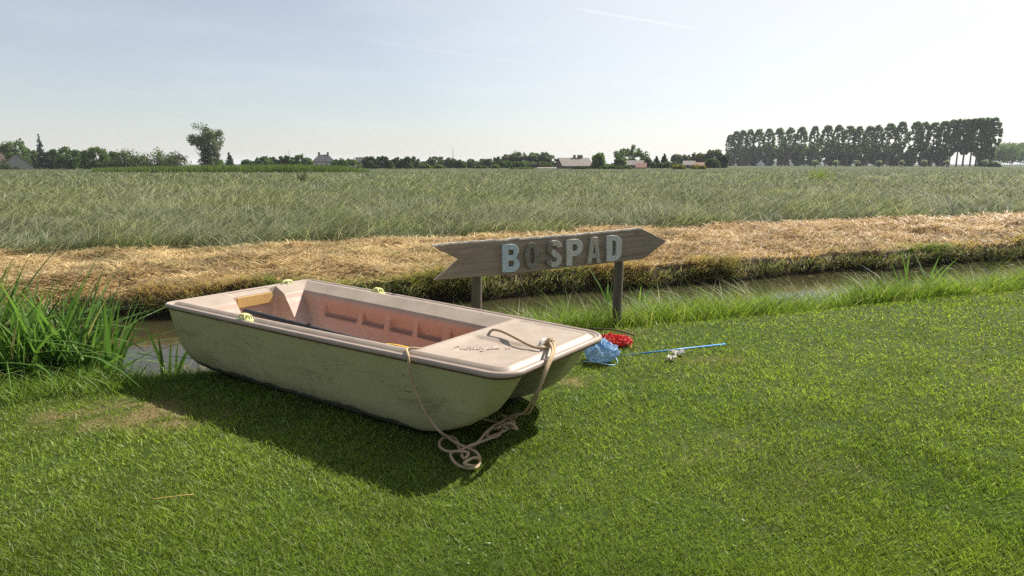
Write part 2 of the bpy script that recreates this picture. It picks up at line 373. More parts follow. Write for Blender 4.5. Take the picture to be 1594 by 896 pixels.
# ------------------------------------------------------------------ meadow
parts = []
NEDGE = lambda e: 12.72 + .03 * e
def meadow(N, py0, py1, hm=1., pw=1.):
    x, y = screen_pts(int(N * 1.15), -420, 2040, py0, py1, .12, pw); e, n = en(x, y); D = np.hypot(x, y)
    k = (n > NEDGE(e) + .7 * (vnoise(e, n, .8, 91) - .5)) & (D < 420); x, y, e, n, D = x[k], y[k], e[k], n[k], D[k]; N = len(x)
    lump = fbm(x, y, 1.8, 92); L2 = fbm(x, y, 7., 93); front = sstep(n, 13, 15); fine = fbm(x, y, .55, 96, 2)
    H = (.24 + .30 * rng.random(N)) * (.15 + .9 * lump + .8 * fine) * (.8 + .2 * front) * (1 - .35 * sstep(D, 60, 160)) * hm
    W_ = np.clip(.00075 * D, .006, .2) * (.45 + .8 * rng.random(N))
    wind = (fbm(x, y, 1.6, 94) - .5) * 7.0 + .3
    az = wind + rng.normal(0, .95, N)
    r = rng.random(N)
    c = mixc((.072, .104, .048), (.140, .170, .092), np.clip(.5 + 1.6 * (lump - .5) + .8 * (r - .5), 0, 1))
    c = c * (1 - .45 * sstep(fbm(x, y, 1.0, 95), .50, .70))[:, None]
    pale = rng.random(N) < .34 + .25 * (L2 - .5); H[pale] *= 1.2; W_[pale] *= .8; c[pale] = mixc((.27, .28, .185), (.46, .45, .33), rng.random(pale.sum()))
    brn = rng.random(N) < .05; c[brn] = (.17, .14, .08)
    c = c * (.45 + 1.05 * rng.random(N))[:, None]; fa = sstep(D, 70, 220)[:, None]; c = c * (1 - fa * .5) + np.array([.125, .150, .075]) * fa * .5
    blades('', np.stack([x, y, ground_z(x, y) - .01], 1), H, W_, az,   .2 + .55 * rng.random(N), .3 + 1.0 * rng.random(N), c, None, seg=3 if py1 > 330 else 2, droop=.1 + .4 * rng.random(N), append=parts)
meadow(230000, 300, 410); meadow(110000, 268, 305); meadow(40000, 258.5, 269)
tag(flush('meadow_grass', parts, M['meadow']), 'wind swept grey green meadow grass filling the field', 'meadow', kind='stuff')
# far meadow
#@FAR

# ------------------------------------------------------------------ BOAT
boat = empty('rowing_boat', BS, BYAW, 'old olive and faded pink plastic rowing boat lying on the lawn', 'boat')
def g0(x): return .685 + (.535 - .685) * np.asarray(x, float) / BL + .018 * np.sin(np.pi * np.asarray(x, float) / BL)
RS, RB = .06, .13
def gh(x):
    x = np.asarray(x, float); g_ = g0(x)
    b = np.clip((x - (BL - RB)) / RB, 0, 1); s = np.clip((RS - x) / RS, 0, 1)
    return g_ - RB * (1 - np.sqrt(np.maximum(0, 1 - b * b))) - RS * (1 - np.sqrt(np.maximum(0, 1 - s * s)))
tx = np.concatenate([RS * (1 - np.cos(np.linspace(0, np.pi / 2, 9))), np.linspace(RS, BL - RB, 60)[1:-1], BL - RB + RB * np.sin(np.linspace(0, np.pi / 2, 15))])
half = np.stack([tx, -gh(tx)], 1)
front = np.stack([np.full(9, BL), np.linspace(-gh(BL), gh(BL), 11)[1:-1]], 1)
back = np.stack([np.zeros(11), np.linspace(gh(0), -gh(0), 13)[1:-1]], 1)
OUT = np.concatenate([half, front, half[::-1] * [1, -1], back])
boat.scale = (1, 1, ZS)
# liner
dcol = np.concatenate([np.arange(0, .09, .004), np.arange(.09, .205, .01), np.arange(.205, .345, .0035)])
xr = np.unique(np.round(np.concatenate([RS * (1 - np.cos(np.linspace(0, np.pi / 2, 12))), np.arange(.06, .56, .006), np.arange(.56, 2.38, .0085), np.arange(2.38, 2.7, .006), np.arange(2.7, BL - RB, .012), BL - RB + RB * np.sin(np.linspace(0, np.pi / 2, 34))]), 5))
rows = []
for x_ in xr:
    g_ = float(gh(x_)); a = g_ - dcol; c_ = np.linspace(a[-1], -a[-1], 26)[1:-1]
    rows.append(np.concatenate([a, c_, -a[::-1]]))
YY = np.array(rows); XX = np.repeat(xr[:, None], YY.shape[1], 1)
pts = np.stack([XX.ravel(), YY.ravel()], 1)
A_ = OUT; B_ = np.roll(OUT, -1, 0); dist = np.full(len(pts), 9.)
for a, b in zip(A_, B_):
    ab = b - a; t = np.clip(((pts - a) @ ab) / (ab @ ab + 1e-12), 0, 1); q = a + t[:, None] * ab
    dist = np.minimum(dist, np.hypot(*(pts - q).T))
x_, y_ = pts.T; d = dist
PD = [0, .010, .022, .034, .042, .055, .072, .080, .090, .215, .226, .240, .275, .300, .325, .36]
PP = [.466, .474, .474, .467, .468, .478, .487, .4885, .487, .436, .421, .398, .22, .155, .120, .110]
z = np.interp(d, PD, PP)
z = np.where(d > .26, z - .01 * 0, z)
# bow deck with an after coaming, a sunk panel and a raised middle strip
deck = np.interp(x_, [2.36, 2.44, 2.53, 2.555, 2.575, 2.60, 2.63, 2.66, 3.3], [.11, .15, .437, .475, .489, .490, .485, .483, .483])
sunk = sstep(d, .10, .34) * sstep(x_, 2.59, 2.68) * (1 - sstep(x_, 3.06, 3.14)); sunk = sunk * (1 - sstep(y_, -.016, .002)); deck = deck - .014 * sunk
deck = np.where(d < .11, np.minimum(deck, .488), deck)
sw = .10 - .045 * sstep(x_, 2.6, 3.15)
ridge = sstep(y_, -.06 - sw - .006, -.06 - sw) * (1 - sstep(y_, .06 + sw * .6, .06 + sw * 1.5)) * sstep(x_, 2.57, 2.6) * (1 - sstep(x_, 3.13, 3.17))
deck = deck + 0 * ridge
zd = np.where(d > .078, np.maximum(z, deck), z)
# stern corner tanks and the lowered transom between them
tank = np.interp(x_, [0, .19, .22, .26, .31, .38, .46, .56, .66, .70], [0, .432, .418, .375, .31, .215, .155, .125, .112, .0])
hm = np.clip(.26 - np.abs(zd - tank), 0, None) / .26; zs = np.where(d > .2, np.maximum(zd, tank) , zd)
notch = np.interp(x_, [0, .02, .05, .085, .095, .118, .135, .155, 2.], [.466, .473, .473, .455, .447, .20, .14, .115, .11])
nm = (1 - sstep(np.abs(y_ - .03), .175, .225)) * (x_ < .75)
z = zs * (1 - nm) + np.minimum(notch, zs) * nm
# recessed panels in the side walls
REC = [(.571, 1.011), (1.082, 1.353), (1.428, 1.686), (1.748, 2.002), (2.093, 2.33)]
rec = np.zeros_like(z)
for a, b in REC: rec = np.maximum(rec, sstep(x_, a - .006, a + .004) * (1 - sstep(x_, b - .006, b + .006)))
side = (np.abs(y_) > .25) & (d > .215) & (d < .34)
push = .055 * np.clip((.395 - z) / .15, 0, 1) * (z > .276) * rec * side
V = np.stack([x_, y_ + np.sign(y_) * push, z], 1)
nr, nc = YY.shape; I = np.arange(nr * nc).reshape(nr, nc)
Q = np.stack([I[:-1, :-1], I[1:, :-1], I[1:, 1:], I[:-1, 1:]], -1).reshape(-1, 4)
t = NT('faded_pink_plastic'); co = t.co(); sx = t.sep(co)
n1 = t.noise(5, 6, .65, co); n2 = t.noise(40, 4, .6, co); n3 = t.noise(2.2, 5, .6, co)
up = t.mrange(sx['Z'], .408, .427)
sal = t.ramp(n1, [(.3, (.40, .228, .168)), (.7, (.46, .28, .21))])
fade = t.ramp(n1, [(.3, (.255, .205, .165)), (.7, (.335, .28, .23))])
ster = t.mrange(t.math('ADD', sx['X'], t.math('MULTIPLY', n1, .12)), .62, .50); cc = t.mix(t.math('MAXIMUM', up, t.math('MULTIPLY', ster, .5)), sal, fade)
flo = t.math('MULTIPLY', t.mrange(sx['Z'], .33, .17), t.mrange(t.math('ADD', sx['X'], t.math('MULTIPLY', n3, 1.6)), 3.0, 1.3))
dirt = t.math('MULTIPLY', flo, t.mrange(n2, .25, .75)); cc = t.mix(t.math('MULTIPLY', dirt, .8), cc, (.50, .46, .42))
cc = t.mix(t.math('MULTIPLY', t.math('MULTIPLY', t.mrange(n1, .56, .72), t.mrange(sx['X'], 2.5, 2.8)), .75), cc, (.20, .155, .13))
cc = t.mix(t.math('MULTIPLY', t.mrange(t.noise(11, 7, .75, co), .60, .70), .45), cc, (.22, .16, .13))
vor = t.n('ShaderNodeTexVoronoi'); vor.inputs['Scale'].default_value = 9; t.l(co, vor.inputs['Vector'])
spk = t.mrange(vor.outputs['Distance'], .055, .035); cc = t.mix(t.math('MULTIPLY', spk, t.mrange(n3, .5, .6)), cc, (.05, .035, .03))
la = t.n('ShaderNodeAttribute', attribute_name='ledge'); cc = t.mix(t.math('MULTIPLY', la.outputs['Fac'], .8), cc, (.05, .035, .028))  # recess shade and gathered dirt painted together as a dark line on the ledge
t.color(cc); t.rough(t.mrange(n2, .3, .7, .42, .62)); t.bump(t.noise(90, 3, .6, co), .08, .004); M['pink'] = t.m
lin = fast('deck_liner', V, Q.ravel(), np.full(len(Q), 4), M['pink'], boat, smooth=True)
lin.data.set_sharp_from_angle(angle=R(28))
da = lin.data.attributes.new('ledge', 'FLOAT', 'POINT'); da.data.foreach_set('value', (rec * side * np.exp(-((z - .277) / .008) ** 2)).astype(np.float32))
# hull
_zx = np.array([0, .0008, .03, .07, .13, .22, .40, 2.40, 2.57, 2.70, 2.80, 2.93, 3.02, 3.105, 3.18, 3.225, BL]); _zz = np.array([.44, .25, .15, .09, .045, .017, 0, 0, .002, .026, .058, .112, .172, .27, .382, .44, .455])
def zb(x): return np.interp(x, _zx, _zz)
def zt(x): return np.interp(x, [0, .3, 1.7, 2.3, 2.7, 3.1, BL], [.04, .03, .04, .13, .27, .40, .455])
xs = np.concatenate([[0, .0008], np.linspace(.01, .5, 26), np.linspace(.5, 2.4, 30)[1:], np.linspace(2.4, BL - RB, 40)[1:], BL - RB + RB * np.sin(np.linspace(0, np.pi / 2, 16))[1:]])
SEC = spline([(0, 1.), (.010, .86), (.025, .66), (.042, .44), (.060, .24), (.080, .11), (.104, .03), (.14, 0)], 4)
Vh = []
for x in xs:
    g_ = float(gh(x)); b = float(zb(x)); tt = max(b + .003, float(zt(x))); zt_ = .460
    pr = [(g_ - i_, b + f_ * (zt_ - b)) for i_, f_ in SEC]
    yb = pr[-1][0]; yi = min(.27, yb - .02)
    pr += [(yb * .5 + yi * .5, b), (yi, b + .0)]
    for q in np.linspace(0, 1, 7)[1:]: pr.append((yi - .10 * (1 - math.cos(q * math.pi / 2)) , b + (tt - b) * math.sin(q * math.pi / 2)))
    pr += [(.09, tt + .004), (0, tt + .006)]
    Vh.append([(x, -a, z_) for a, z_ in pr] + [(x, a, z_) for a, z_ in pr[::-1][1:]])
Vh = np.array(Vh); nr, nc = Vh.shape[:2]; I = np.arange(nr * nc).reshape(nr, nc)
Q = np.stack([I[:-1, :-1], I[:-1, 1:], I[1:, 1:], I[1:, :-1]], -1).reshape(-1, 4)
t = NT('olive_hull_plastic'); co = t.co(); sx = t.sep(co)
n1 = t.noise(2.3, 5, .6, co); n2 = t.noise(8, 8, .75, t.co((.35, 1, 2.2)))
cc = t.ramp(n1, [(.3, (.335, .315, .16)), (.7, (.395, .37, .195))])
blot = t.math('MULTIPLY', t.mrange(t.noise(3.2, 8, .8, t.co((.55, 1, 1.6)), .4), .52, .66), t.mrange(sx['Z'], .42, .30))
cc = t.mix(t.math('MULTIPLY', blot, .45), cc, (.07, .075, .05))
scr = t.mrange(t.noise(5, 2, .5, t.co((.5, 4, 9)), 1.3), .5, .512); scr2 = t.math('MULTIPLY', scr, t.math('SUBTRACT', 1., t.mrange(t.noise(5, 2, .5, t.co((.5, 4, 9)), 1.3), .518, .530)))
cc = t.mix(t.math('MULTIPLY', t.math('MULTIPLY', scr2, .8), t.mrange(t.noise(2.6, 3, .6, co), .54, .60)), cc, (.055, .055, .04))
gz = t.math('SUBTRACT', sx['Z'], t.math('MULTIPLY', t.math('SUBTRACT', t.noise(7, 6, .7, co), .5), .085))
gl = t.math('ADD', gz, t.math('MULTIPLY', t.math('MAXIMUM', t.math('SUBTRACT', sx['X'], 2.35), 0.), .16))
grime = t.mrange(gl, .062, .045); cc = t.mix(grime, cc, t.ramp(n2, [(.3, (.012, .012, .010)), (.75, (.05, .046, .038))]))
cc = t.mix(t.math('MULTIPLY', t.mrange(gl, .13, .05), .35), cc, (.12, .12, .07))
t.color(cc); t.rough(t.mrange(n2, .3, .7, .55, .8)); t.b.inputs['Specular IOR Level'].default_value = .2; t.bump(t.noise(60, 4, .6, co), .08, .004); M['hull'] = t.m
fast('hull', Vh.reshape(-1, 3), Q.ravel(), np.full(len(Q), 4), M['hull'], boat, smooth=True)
# rubbing strip round the gunwale
prof = [(-.010, .474), (-.002, .481), (.008, .4825), (.016, .478), (.020, .470), (.020, .461), (.017, .455), (.010, .452), (-.004, .452)]
T = np.roll(OUT, -1, 0) - np.roll(OUT, 1, 0); T /= np.linalg.norm(T, axis=1)[:, None]; Nn = np.stack([T[:, 1], -T[:, 0]], 1)
V = [(OUT[i, 0] + Nn[i, 0] * o, OUT[i, 1] + Nn[i, 1] * o, z_ - (.034 if (OUT[i, 0] < 0 and 0) else 0)) for i in range(len(OUT)) for o, z_ in prof]
k = len(prof); Q = [(i * k + j, ((i + 1) % len(OUT)) * k + j, ((i + 1) % len(OUT)) * k + j + 1, i * k + j + 1) for i in range(len(OUT)) for j in range(k - 1)]
t = NT('pink_rubbing_strip'); f = t.noise(6, 6, .7); t.color(t.ramp(f, [(.3, (.28, .215, .185)), (.7, (.37, .295, .25))])); t.rough(.26); M['strip'] = t.m
build('rubbing_strip', V, Q, M['strip'], boat, True)
M['seam'] = simple('rust_red_seam', (.10, .045, .03), .7)
V = [(OUT[i, 0] + Nn[i, 0] * o, OUT[i, 1] + Nn[i, 1] * o, z_) for i in range(len(OUT)) for o, z_ in ((.002, .4515), (.009, .4505), (.008, .444), (.001, .441))]
Q = [(i * 4 + j, ((i + 1) % len(OUT)) * 4 + j, ((i + 1) % len(OUT)) * 4 + j + 1, i * 4 + j + 1) for i in range(len(OUT)) for j in range(3)]
build('seam', V, Q, M['seam'], boat, True)
# motor board on the transom
M['board'] = simple('ochre_plywood', (.42, .27, .10), .6, .15, 12)
mb = MB(); mb.box((.118, .03, .405), (.018, .34, .085)); o = mb.build('motor_board', M['board'], boat)
bv = o.modifiers.new('bevel', 'BEVEL'); bv.width = .004; bv.segments = 2
# rowlocks
M['lock'] = simple('cream_yellow_plastic', (.55, .56, .24), .45, .12, 9)
def rowlock(x, y, z, rz):
    m = MB()   # ribbed plastic rowlock
    ring = lambda r, h, n=16, sx=1.5: [(sx * r * math.cos(a), r * math.sin(a), h) for a in np.linspace(0, 2 * math.pi, n, endpoint=False)]
    def loft(rings, cap=True):
        n = len(rings[0]); V = [p for r_ in rings for p in r_]
        Fc = [(i * n + j, i * n + (j + 1) % n, (i + 1) * n + (j + 1) % n, (i + 1) * n + j) for i in range(len(rings) - 1) for j in range(n)]
        if cap: Fc += [tuple(range((len(rings) - 1) * n, len(rings) * n)), tuple(range(n))[::-1]]
        m.add(V, Fc)
    loft([ring(.045, -.012, sx=2.), ring(.045, .004, sx=2.), ring(.041, .009, sx=2.)])                # flange
    loft([ring(.026, .036, sx=1.7), ring(.028, .042, sx=1.7), ring(.021, .049, sx=1.7)])  # top cap
    for a in np.linspace(0, 2 * math.pi, 7, endpoint=False):                      # ribs between flange and cap
        p0 = np.array([1.75 * .040 * math.cos(a), .040 * math.sin(a), .006]); p1 = np.array([1.7 * .026 * math.cos(a), .026 * math.sin(a), .041])
        m.tube([p0, p0 * .45 + p1 * .55 + np.array([.006 * math.cos(a), .006 * math.sin(a), .006]), p1], .0065, 6)
    loft([ring(.028, .004, sx=1.5), ring(.018, .038, sx=1.5)])
    o = m.build('rowlock', M['lock'], boat); o.location = (x, y, z); o.scale = (.9, .9, .82); o.rotation_euler = (0, 0, rz)
    b_ = o.modifiers.new('bevel', 'BEVEL'); b_.width = .002
rowlock(1.02, -.618, .476, -.04); rowlock(1.03, .622, .476, -.04); rowlock(.06, .40, .476, 1.57)
# mooring eye at the bow
M['eye'] = simple('grey_white_fitting', (.55, .52, .48), .4, .1)
m = MB(); a = np.linspace(0, math.pi, 12)
m.tube([(.0, .045 * math.cos(q), .045 * math.sin(q)) for q in a], .011, 8); m.box((0, 0, -.004), (.06, .13, .012))
o = m.build('mooring_eye', M['eye'], boat); q_ = bl(at(846, 539, .51)); o.location = (q_[0], q_[1], .465)
# raised script lettering moulded in the deck
SCR = {'S': [[(.55, .85), (.4, 1.), (.2, .9), (.22, .65), (.45, .45), (.42, .15), (.18, .0), (-.1, .12), (-.6, -.05)]],
       'p': [[(0, .45), (.08, .1), (-.05, -.5)], [(.02, .3), (.2, .5), (.36, .35), (.28, .08), (.08, .05)], [(.28, .06), (.5, .2)]],
       'o': [[(.3, .5), (.05, .4), (.0, .12), (.2, 0), (.38, .15), (.36, .4), (.3, .5), (.55, .4)]],
       'r': [[(0, .4), (.08, 0)], [(.06, .3), (.22, .5), (.38, .4), (.34, .12), (.5, .1)]],
       't': [[(.16, .95), (.08, .2), (.2, 0), (.4, .1)], [(-.02, .55), (.36, .6)]],
       'y': [[(0, .5), (.06, .12), (.22, .06), (.38, .3)], [(.42, .5), (.3, -.3), (.08, -.55), (-.05, -.4), (.3, -.1), (.55, .15)]],
       'a': [[(.38, .45), (.15, .48), (.0, .2), (.12, 0), (.32, .2), (.4, .48), (.38, .1), (.55, .08)]],
       'k': [[(.1, 1.), (.0, 0)], [(.34, .5), (.06, .22), (.3, .05), (.55, .05)]],
       'I': [[(.1, .45), (.1, 0)], [(0, .47), (.2, .47)], [(0, .0), (.2, 0)]]}
m = MB(); cx = 0.; words = []
HS = .058
for ch in 'Sportyak II':
    if ch == ' ': words.append(m); m = MB(); cx += .55; continue
    for st in SCR[ch]:
        p = spline([(cx + u + .28 * v, v, 0) for u, v in st], 5) if len(st) > 2 else np.array([(cx + u + .28 * v, v, 0) for u, v in st], float)
        m.tube([(q[0] * HS * .95, q[1] * HS * 1.1, .001) for q in p], 0.0024, 5)
    cx += {'I': .34, 'S': .72}.get(ch, .60)
words.append(m)
p0 = bl(at(702, 547, .50)); p1 = bl(at(797, 545, .50)); ang = math.atan2(p1[1] - p0[1], p1[0] - p0[0])
L_ = cx * HS * .95; s_ = np.linalg.norm((p1 - p0)[:2]) / L_
for m in words:
    o = m.build('lettering', M['pink'], boat); o.location = (p0[0], p0[1], .4715); o.rotation_euler = (0, 0, ang); o.scale = (s_, s_ * 1.15, 1)
# the oar lying in the boat
def tubeo(name, P, r, mat, parent=None, n=10): m_ = MB(); m_.tube(P, r, n); return m_.build(name, mat, parent, True)
M['black'] = simple('black_rubber', (.016, .016, .017), .5, .3, 20)
M['yellow'] = simple('yellow_paddle_plastic', (.62, .36, .03), .5, .15, 14)
oa = bw(.56, -.335, .458 / ZS); ob = bw(2.45, -.35, .432 / ZS)
oar = empty('oar', oa, 0, 'black shafted oar with a yellow blade lying inside the boat along the near side', 'oar')
dv = ob - oa
tubeo('shaft', [dv * q for q in np.linspace(0, .86, 8)], np.linspace(.026, .022, 8), M['black'], oar)
m = MB(); m.tube([dv * .42 + np.array([0, 0, .02]) , dv * .427 + np.array([0, 0, .02])], .016, 10); m.build('collar', M['black'], oar)
m = MB(); dn = dv / np.linalg.norm(dv); sd = np.cross(dn, [0, 0, 1.]); sd /= np.linalg.norm(sd); vd = np.cross(sd, dn)
ring = []
for q, wd in ((.83, .018), (.86, .04), (.91, .052), (.97, .054), (1.0, .035)):
    c_ = dv * q; ring.append([c_ + (sd * .35 + vd * .93) * wd + sd * .006, c_ - (sd * .35 + vd * .93) * wd + sd * .006, c_ - (sd * .35 + vd * .93) * wd - sd * .006, c_ + (sd * .35 + vd * .93) * wd - sd * .006])
m.add([p for r_ in ring for p in r_], [(i * 4 + j, i * 4 + (j + 1) % 4, (i + 1) * 4 + (j + 1) % 4, (i + 1) * 4 + j) for i in range(4) for j in range(4)] + [(0, 3, 2, 1), (16, 17, 18, 19)])
m.build('blade', M['yellow'], oar)

# ------------------------------------------------------------------ rope
def rope_mesh(mb, P, r=.0085, n=12, twist=150.):
    P = np.array(P, float); T = np.gradient(P, axis=0); T /= np.linalg.norm(T, axis=1)[:, None] + 1e-9
    N = np.cross([0, 0, 1.], T[0]); N = N / np.linalg.norm(N) if np.linalg.norm(N) > .01 else np.array([1., 0, 0]); V = []; s = 0.
    for i in range(len(P)):
        if i: s += np.linalg.norm(P[i] - P[i - 1])
        N = N - T[i] * N.dot(T[i]); N /= np.linalg.norm(N) + 1e-9; B = np.cross(T[i], N)
        for j in range(n):
            a = 2 * math.pi * j / n; rr = r * (.84 + .2 * abs(math.cos(1.5 * (a - s * twist))))
            V.append(P[i] + rr * (math.cos(a) * N + math.sin(a) * B))
    k = len(P); mb.add(V, [(i * n + j, i * n + (j + 1) % n, (i + 1) * n + (j + 1) % n, (i + 1) * n + j) for i in range(k - 1) for j in range(n)] + [tuple(range(n))[::-1], tuple(range((k - 1) * n, k * n))])
def resamp(P, step=.006):
    s = np.concatenate([[0], np.cumsum(np.linalg.norm(np.diff(P, axis=0), axis=1))]); q = np.arange(0, s[-1], step)
    return np.stack([np.interp(q, s, P[:, i]) for i in range(3)], 1)
def aty(px, py, y):
    d_ = ray(px, py); o_ = np.array([0, 0, EYE]); k_ = (y - (o_ - BS) @ BV) / (d_ @ BV); return o_ + d_ * k_
def atx(px, py, x):
    d_ = ray(px, py); o_ = np.array([0, 0, EYE]); k_ = (x - (o_ - BS) @ BU) / (d_ @ BU); return o_ + d_ * k_
def C5(u, v, z): return at(640 + u / 5.6, 580 + v / 5.6, z)
ropes = []
# down from the near rim, round the coil on the grass
ropes.append([bw(2.60, -.44, .478), bw(2.56, -.48, .491), bw(2.535, -.525, .491), aty(635, 552, -.605), aty(637, 570, -.615), aty(641, 592, -.61), aty(650, 614, -.60), aty(659, 636, -.595), aty(672, 656, -.58), aty(685, 672, -.57), C5(310, 555, .04), C5(400, 615, .04), C5(500, 660, .045), C5(565, 690, .05), C5(598, 745, .035), C5(590, 800, .025), C5(545, 812, .02), C5(480, 800, .045), C5(465, 785, .05), C5(520, 750, .05), C5(575, 742, .05), C5(600, 770, .03), C5(560, 830, .02), C5(450, 822, .02), C5(380, 780, .025), C5(345, 720, .03), C5(360, 690, .04), C5(440, 685, .055), C5(500, 700, .05), C5(470, 745, .05), C5(445, 730, .04), C5(440, 690, .03), C5(410, 640, .025), C5(405, 600, .03), C5(360, 560, .03), C5(300, 562, .025), C5(250, 600, .025), C5(255, 650, .025), C5(320, 685, .03), C5(420, 680, .04), C5(500, 640, .05), C5(580, 605, .04), C5(650, 520, .045), C5(720, 465, .05), C5(790, 430, .06), C5(850, 395, .08), C5(900, 400, .09), C5(930, 365, .14), atx(818, 640, 3.15), atx(832, 616, 3.28), atx(843, 596, 3.33), atx(850, 578, 3.345), atx(858, 560, 3.335), atx(863, 546, 3.30), atx(862, 536, 3.24), at(857, 530, .56)])
ropes.append([C5(560, 400, .02), C5(640, 408, .03), C5(720, 425, .035), C5(770, 440, .04), C5(800, 480, .04), C5(760, 545, .03), C5(680, 575, .03), C5(590, 610, .03), C5(530, 640, .035), C5(480, 655, .035)])
ropes.append([C5(790, 450, .06), C5(760, 480, .05), C5(690, 500, .03), C5(660, 560, .03), C5(760, 530, .03), C5(860, 480, .04), C5(900, 440, .06), C5(870, 410, .08), C5(800, 380, .06), C5(780, 372, .05), C5(850, 385, .07), C5(920, 360, .10), C5(960, 355, .12), atx(824, 641, 3.17), atx(835, 620, 3.29), atx(839, 606, 3.33), atx(847, 580, 3.36), atx(855, 560, 3.35), atx(860, 546, 3.31), atx(858, 537, 3.25), at(854, 531, .55)])
ropes.append([C5(830, 430, .06), C5(870, 470, .05), C5(905, 485, .05), C5(925, 490, .04), C5(910, 470, .06), C5(880, 440, .08), C5(840, 440, .08), C5(800, 460, .06), C5(850, 485, .05)])
# over the deck to the hole in the after coaming
ropes.append([at(854, 540, .535), at(846, 541, .54), at(836, 541, .54), at(822, 536, .541), at(805, 527, .548), at(787, 518, .554), at(776, 514, .558), at(768, 513, .556), at(763, 516, .534), at(762, 519, .51)])
# knot
for s_ in (0, 1, 2):
    a = np.linspace(0, 2 * math.pi * 1.1, 16); c0 = at(855, 533, .555)
    ropes.append([c0 + .024 * np.array([math.cos(q) * (1 if s_ else .6), math.sin(q) * (.5 + .25 * s_), .8 * math.sin(q + s_ * 1.3)]) for q in a])
t = NT('hemp_rope'); f = t.noise(120, 4, .6); t.color(t.ramp(f, [(.3, (.25, .175, .10)), (.7, (.46, .35, .22))])); t.rough(.9); M['rope'] = t.m
m = MB()
for P in ropes: rope_mesh(m, resamp(spline(P, 8)))
rp = m.build('rope', M['rope'], None, True); tag(rp, 'frayed tan mooring rope tied to the bow and coiled on the grass', 'rope')

# ------------------------------------------------------------------ SIGN
def wood(name, dark, light, sc=1., axis=0):
    t = NT(name); s3 = [30., 30., 30.]; s3[axis] = 1.6; co = t.co(tuple(q * sc for q in s3)); f = t.noise(1., 6, .65, co, .6); g_ = t.noise(7, 4, .6)
    c_ = t.ramp(f, [(.25, dark), (.5, tuple((a + b) / 2 for a, b in zip(dark, light))), (.78, light)])
    c_ = t.mix(t.mrange(g_, .55, .75, 0, .5), c_, tuple(q * .55 for q in dark)); t.color(c_); t.rough(.85); t.bump(f, .6, .006); return t
M['plank'] = wood('weathered_plank', (.145, .112, .086), (.32, .255, .20)).m
M['post'] = wood('grey_post_wood', (.055, .045, .036), (.165, .135, .108), axis=2).m
M['bark_edge'] = simple('pale_waney_edge', (.46, .42, .37), .9, .35, 30, .5)
SA = far(676, 408, 5.72); SB = far(1038, 375, 6.86)
sd = SB - SA; SLEN = math.hypot(sd[0], sd[1]); SYAW = math.atan2(sd[1], sd[0])
SU = np.array([math.cos(SYAW), math.sin(SYAW), 0]); SNrm = np.array([SU[1], -SU[0], 0])     # towards the camera
def board_pt(px, py):     # point of the board's front plane under a pixel, in (s, z)
    d_ = ray(px, py); k_ = ((SA - np.array([0, 0, EYE])) @ SNrm) / (d_ @ SNrm); P = np.array([0, 0, EYE]) + d_ * k_
    return float((P - SA) @ SU), float(P[2])
sign = empty('arrow_sign', (SA[0], SA[1], 0.), SYAW, 'weathered wooden arrow sign reading BOSPAD on two posts beside the ditch', 'sign')
TH = .035
top = [board_pt(*q) for q in ((674, 383), (700, 379.5), (740, 376.5), (790, 373.5), (806, 371), (812, 372.5), (860, 368.5), (905, 365), (950, 360.5), (985, 357), (1000, 356))]
bot = [board_pt(*q) for q in ((1003, 402), (965, 407), (930, 411), (880, 416), (820, 424.5), (790, 428), (740, 430.5), (700, 434), (676, 436))]
tip = board_pt(1038, 375); notch_ = board_pt(715, 404); mid = board_pt(1016, 364)
def densify(L, j):
    out = []
    for a, b in zip(L[:-1], L[1:]):
        for q in np.linspace(0, 1, 5, endpoint=False): out.append((a[0] * (1 - q) + b[0] * q, a[1] * (1 - q) + b[1] * q + random.uniform(-j, j) * (q > 0)))
    return out + [L[-1]]
top = densify(top, .003); bot = densify(bot, .002)
outl = top + [mid, tip] + bot + [notch_]
n = len(outl)
V = [(s_, 0, z_) for s_, z_ in outl] + [(s_, TH, z_) for s_, z_ in outl]
Fc = [tuple(range(n)), tuple(range(2 * n - 1, n - 1, -1))] + [((i + 1) % n, i, i + n, (i + 1) % n + n) for i in range(n)]
# the front as a fan of quads: top row against bottom row keeps the face planar but well shaped
o = build('board', V, Fc, M['plank'], sign); bv = o.modifiers.new('bevel', 'BEVEL'); bv.width = .003; bv.limit_method = 'ANGLE'
m = MB(); k = len(top)
for i in range(k - 1):
    a, b = top[i], top[i + 1]; h1, h2 = .008 + .006 * vnoise(a[0], 0, .05, 5), .008 + .006 * vnoise(b[0], 0, .05, 5)
    y0, y1 = -.003, TH + .003
    m.add([(a[0], y0, a[1] - .004), (b[0], y0, b[1] - .004), (b[0], y0 + .004, b[1] + h2), (a[0], y0 + .004, a[1] + h1), (a[0], y1, a[1] - .004), (b[0], y1, b[1] - .004), (b[0], y1, b[1] + h2 * .8), (a[0], y1, a[1] + h1 * .8)], [(0, 1, 2, 3), (3, 2, 6, 7), (5, 4, 7, 6), (0, 3, 7, 4), (1, 5, 6, 2)])
m.build('bark_edge', M['bark_edge'], sign)
for px, r_, gx in ((748, .052, 0), (971, .050, 0)):
    s_ = board_pt(px, 420)[0]; zt_ = board_pt(px, 395)[1]
    P0 = SA + SU * s_ - SNrm * (TH + r_ + .004); zg_ = ground_z(P0[0], P0[1]) - .25
    m = MB(); m.tube([(s_ + .004 * math.sin(q * 9), TH + r_ + .004 , zg_ + (zt_ - zg_) * q) for q in np.linspace(0, 1, 9)], r_ * .96, 14); m.build('post', M['post'], sign, True)
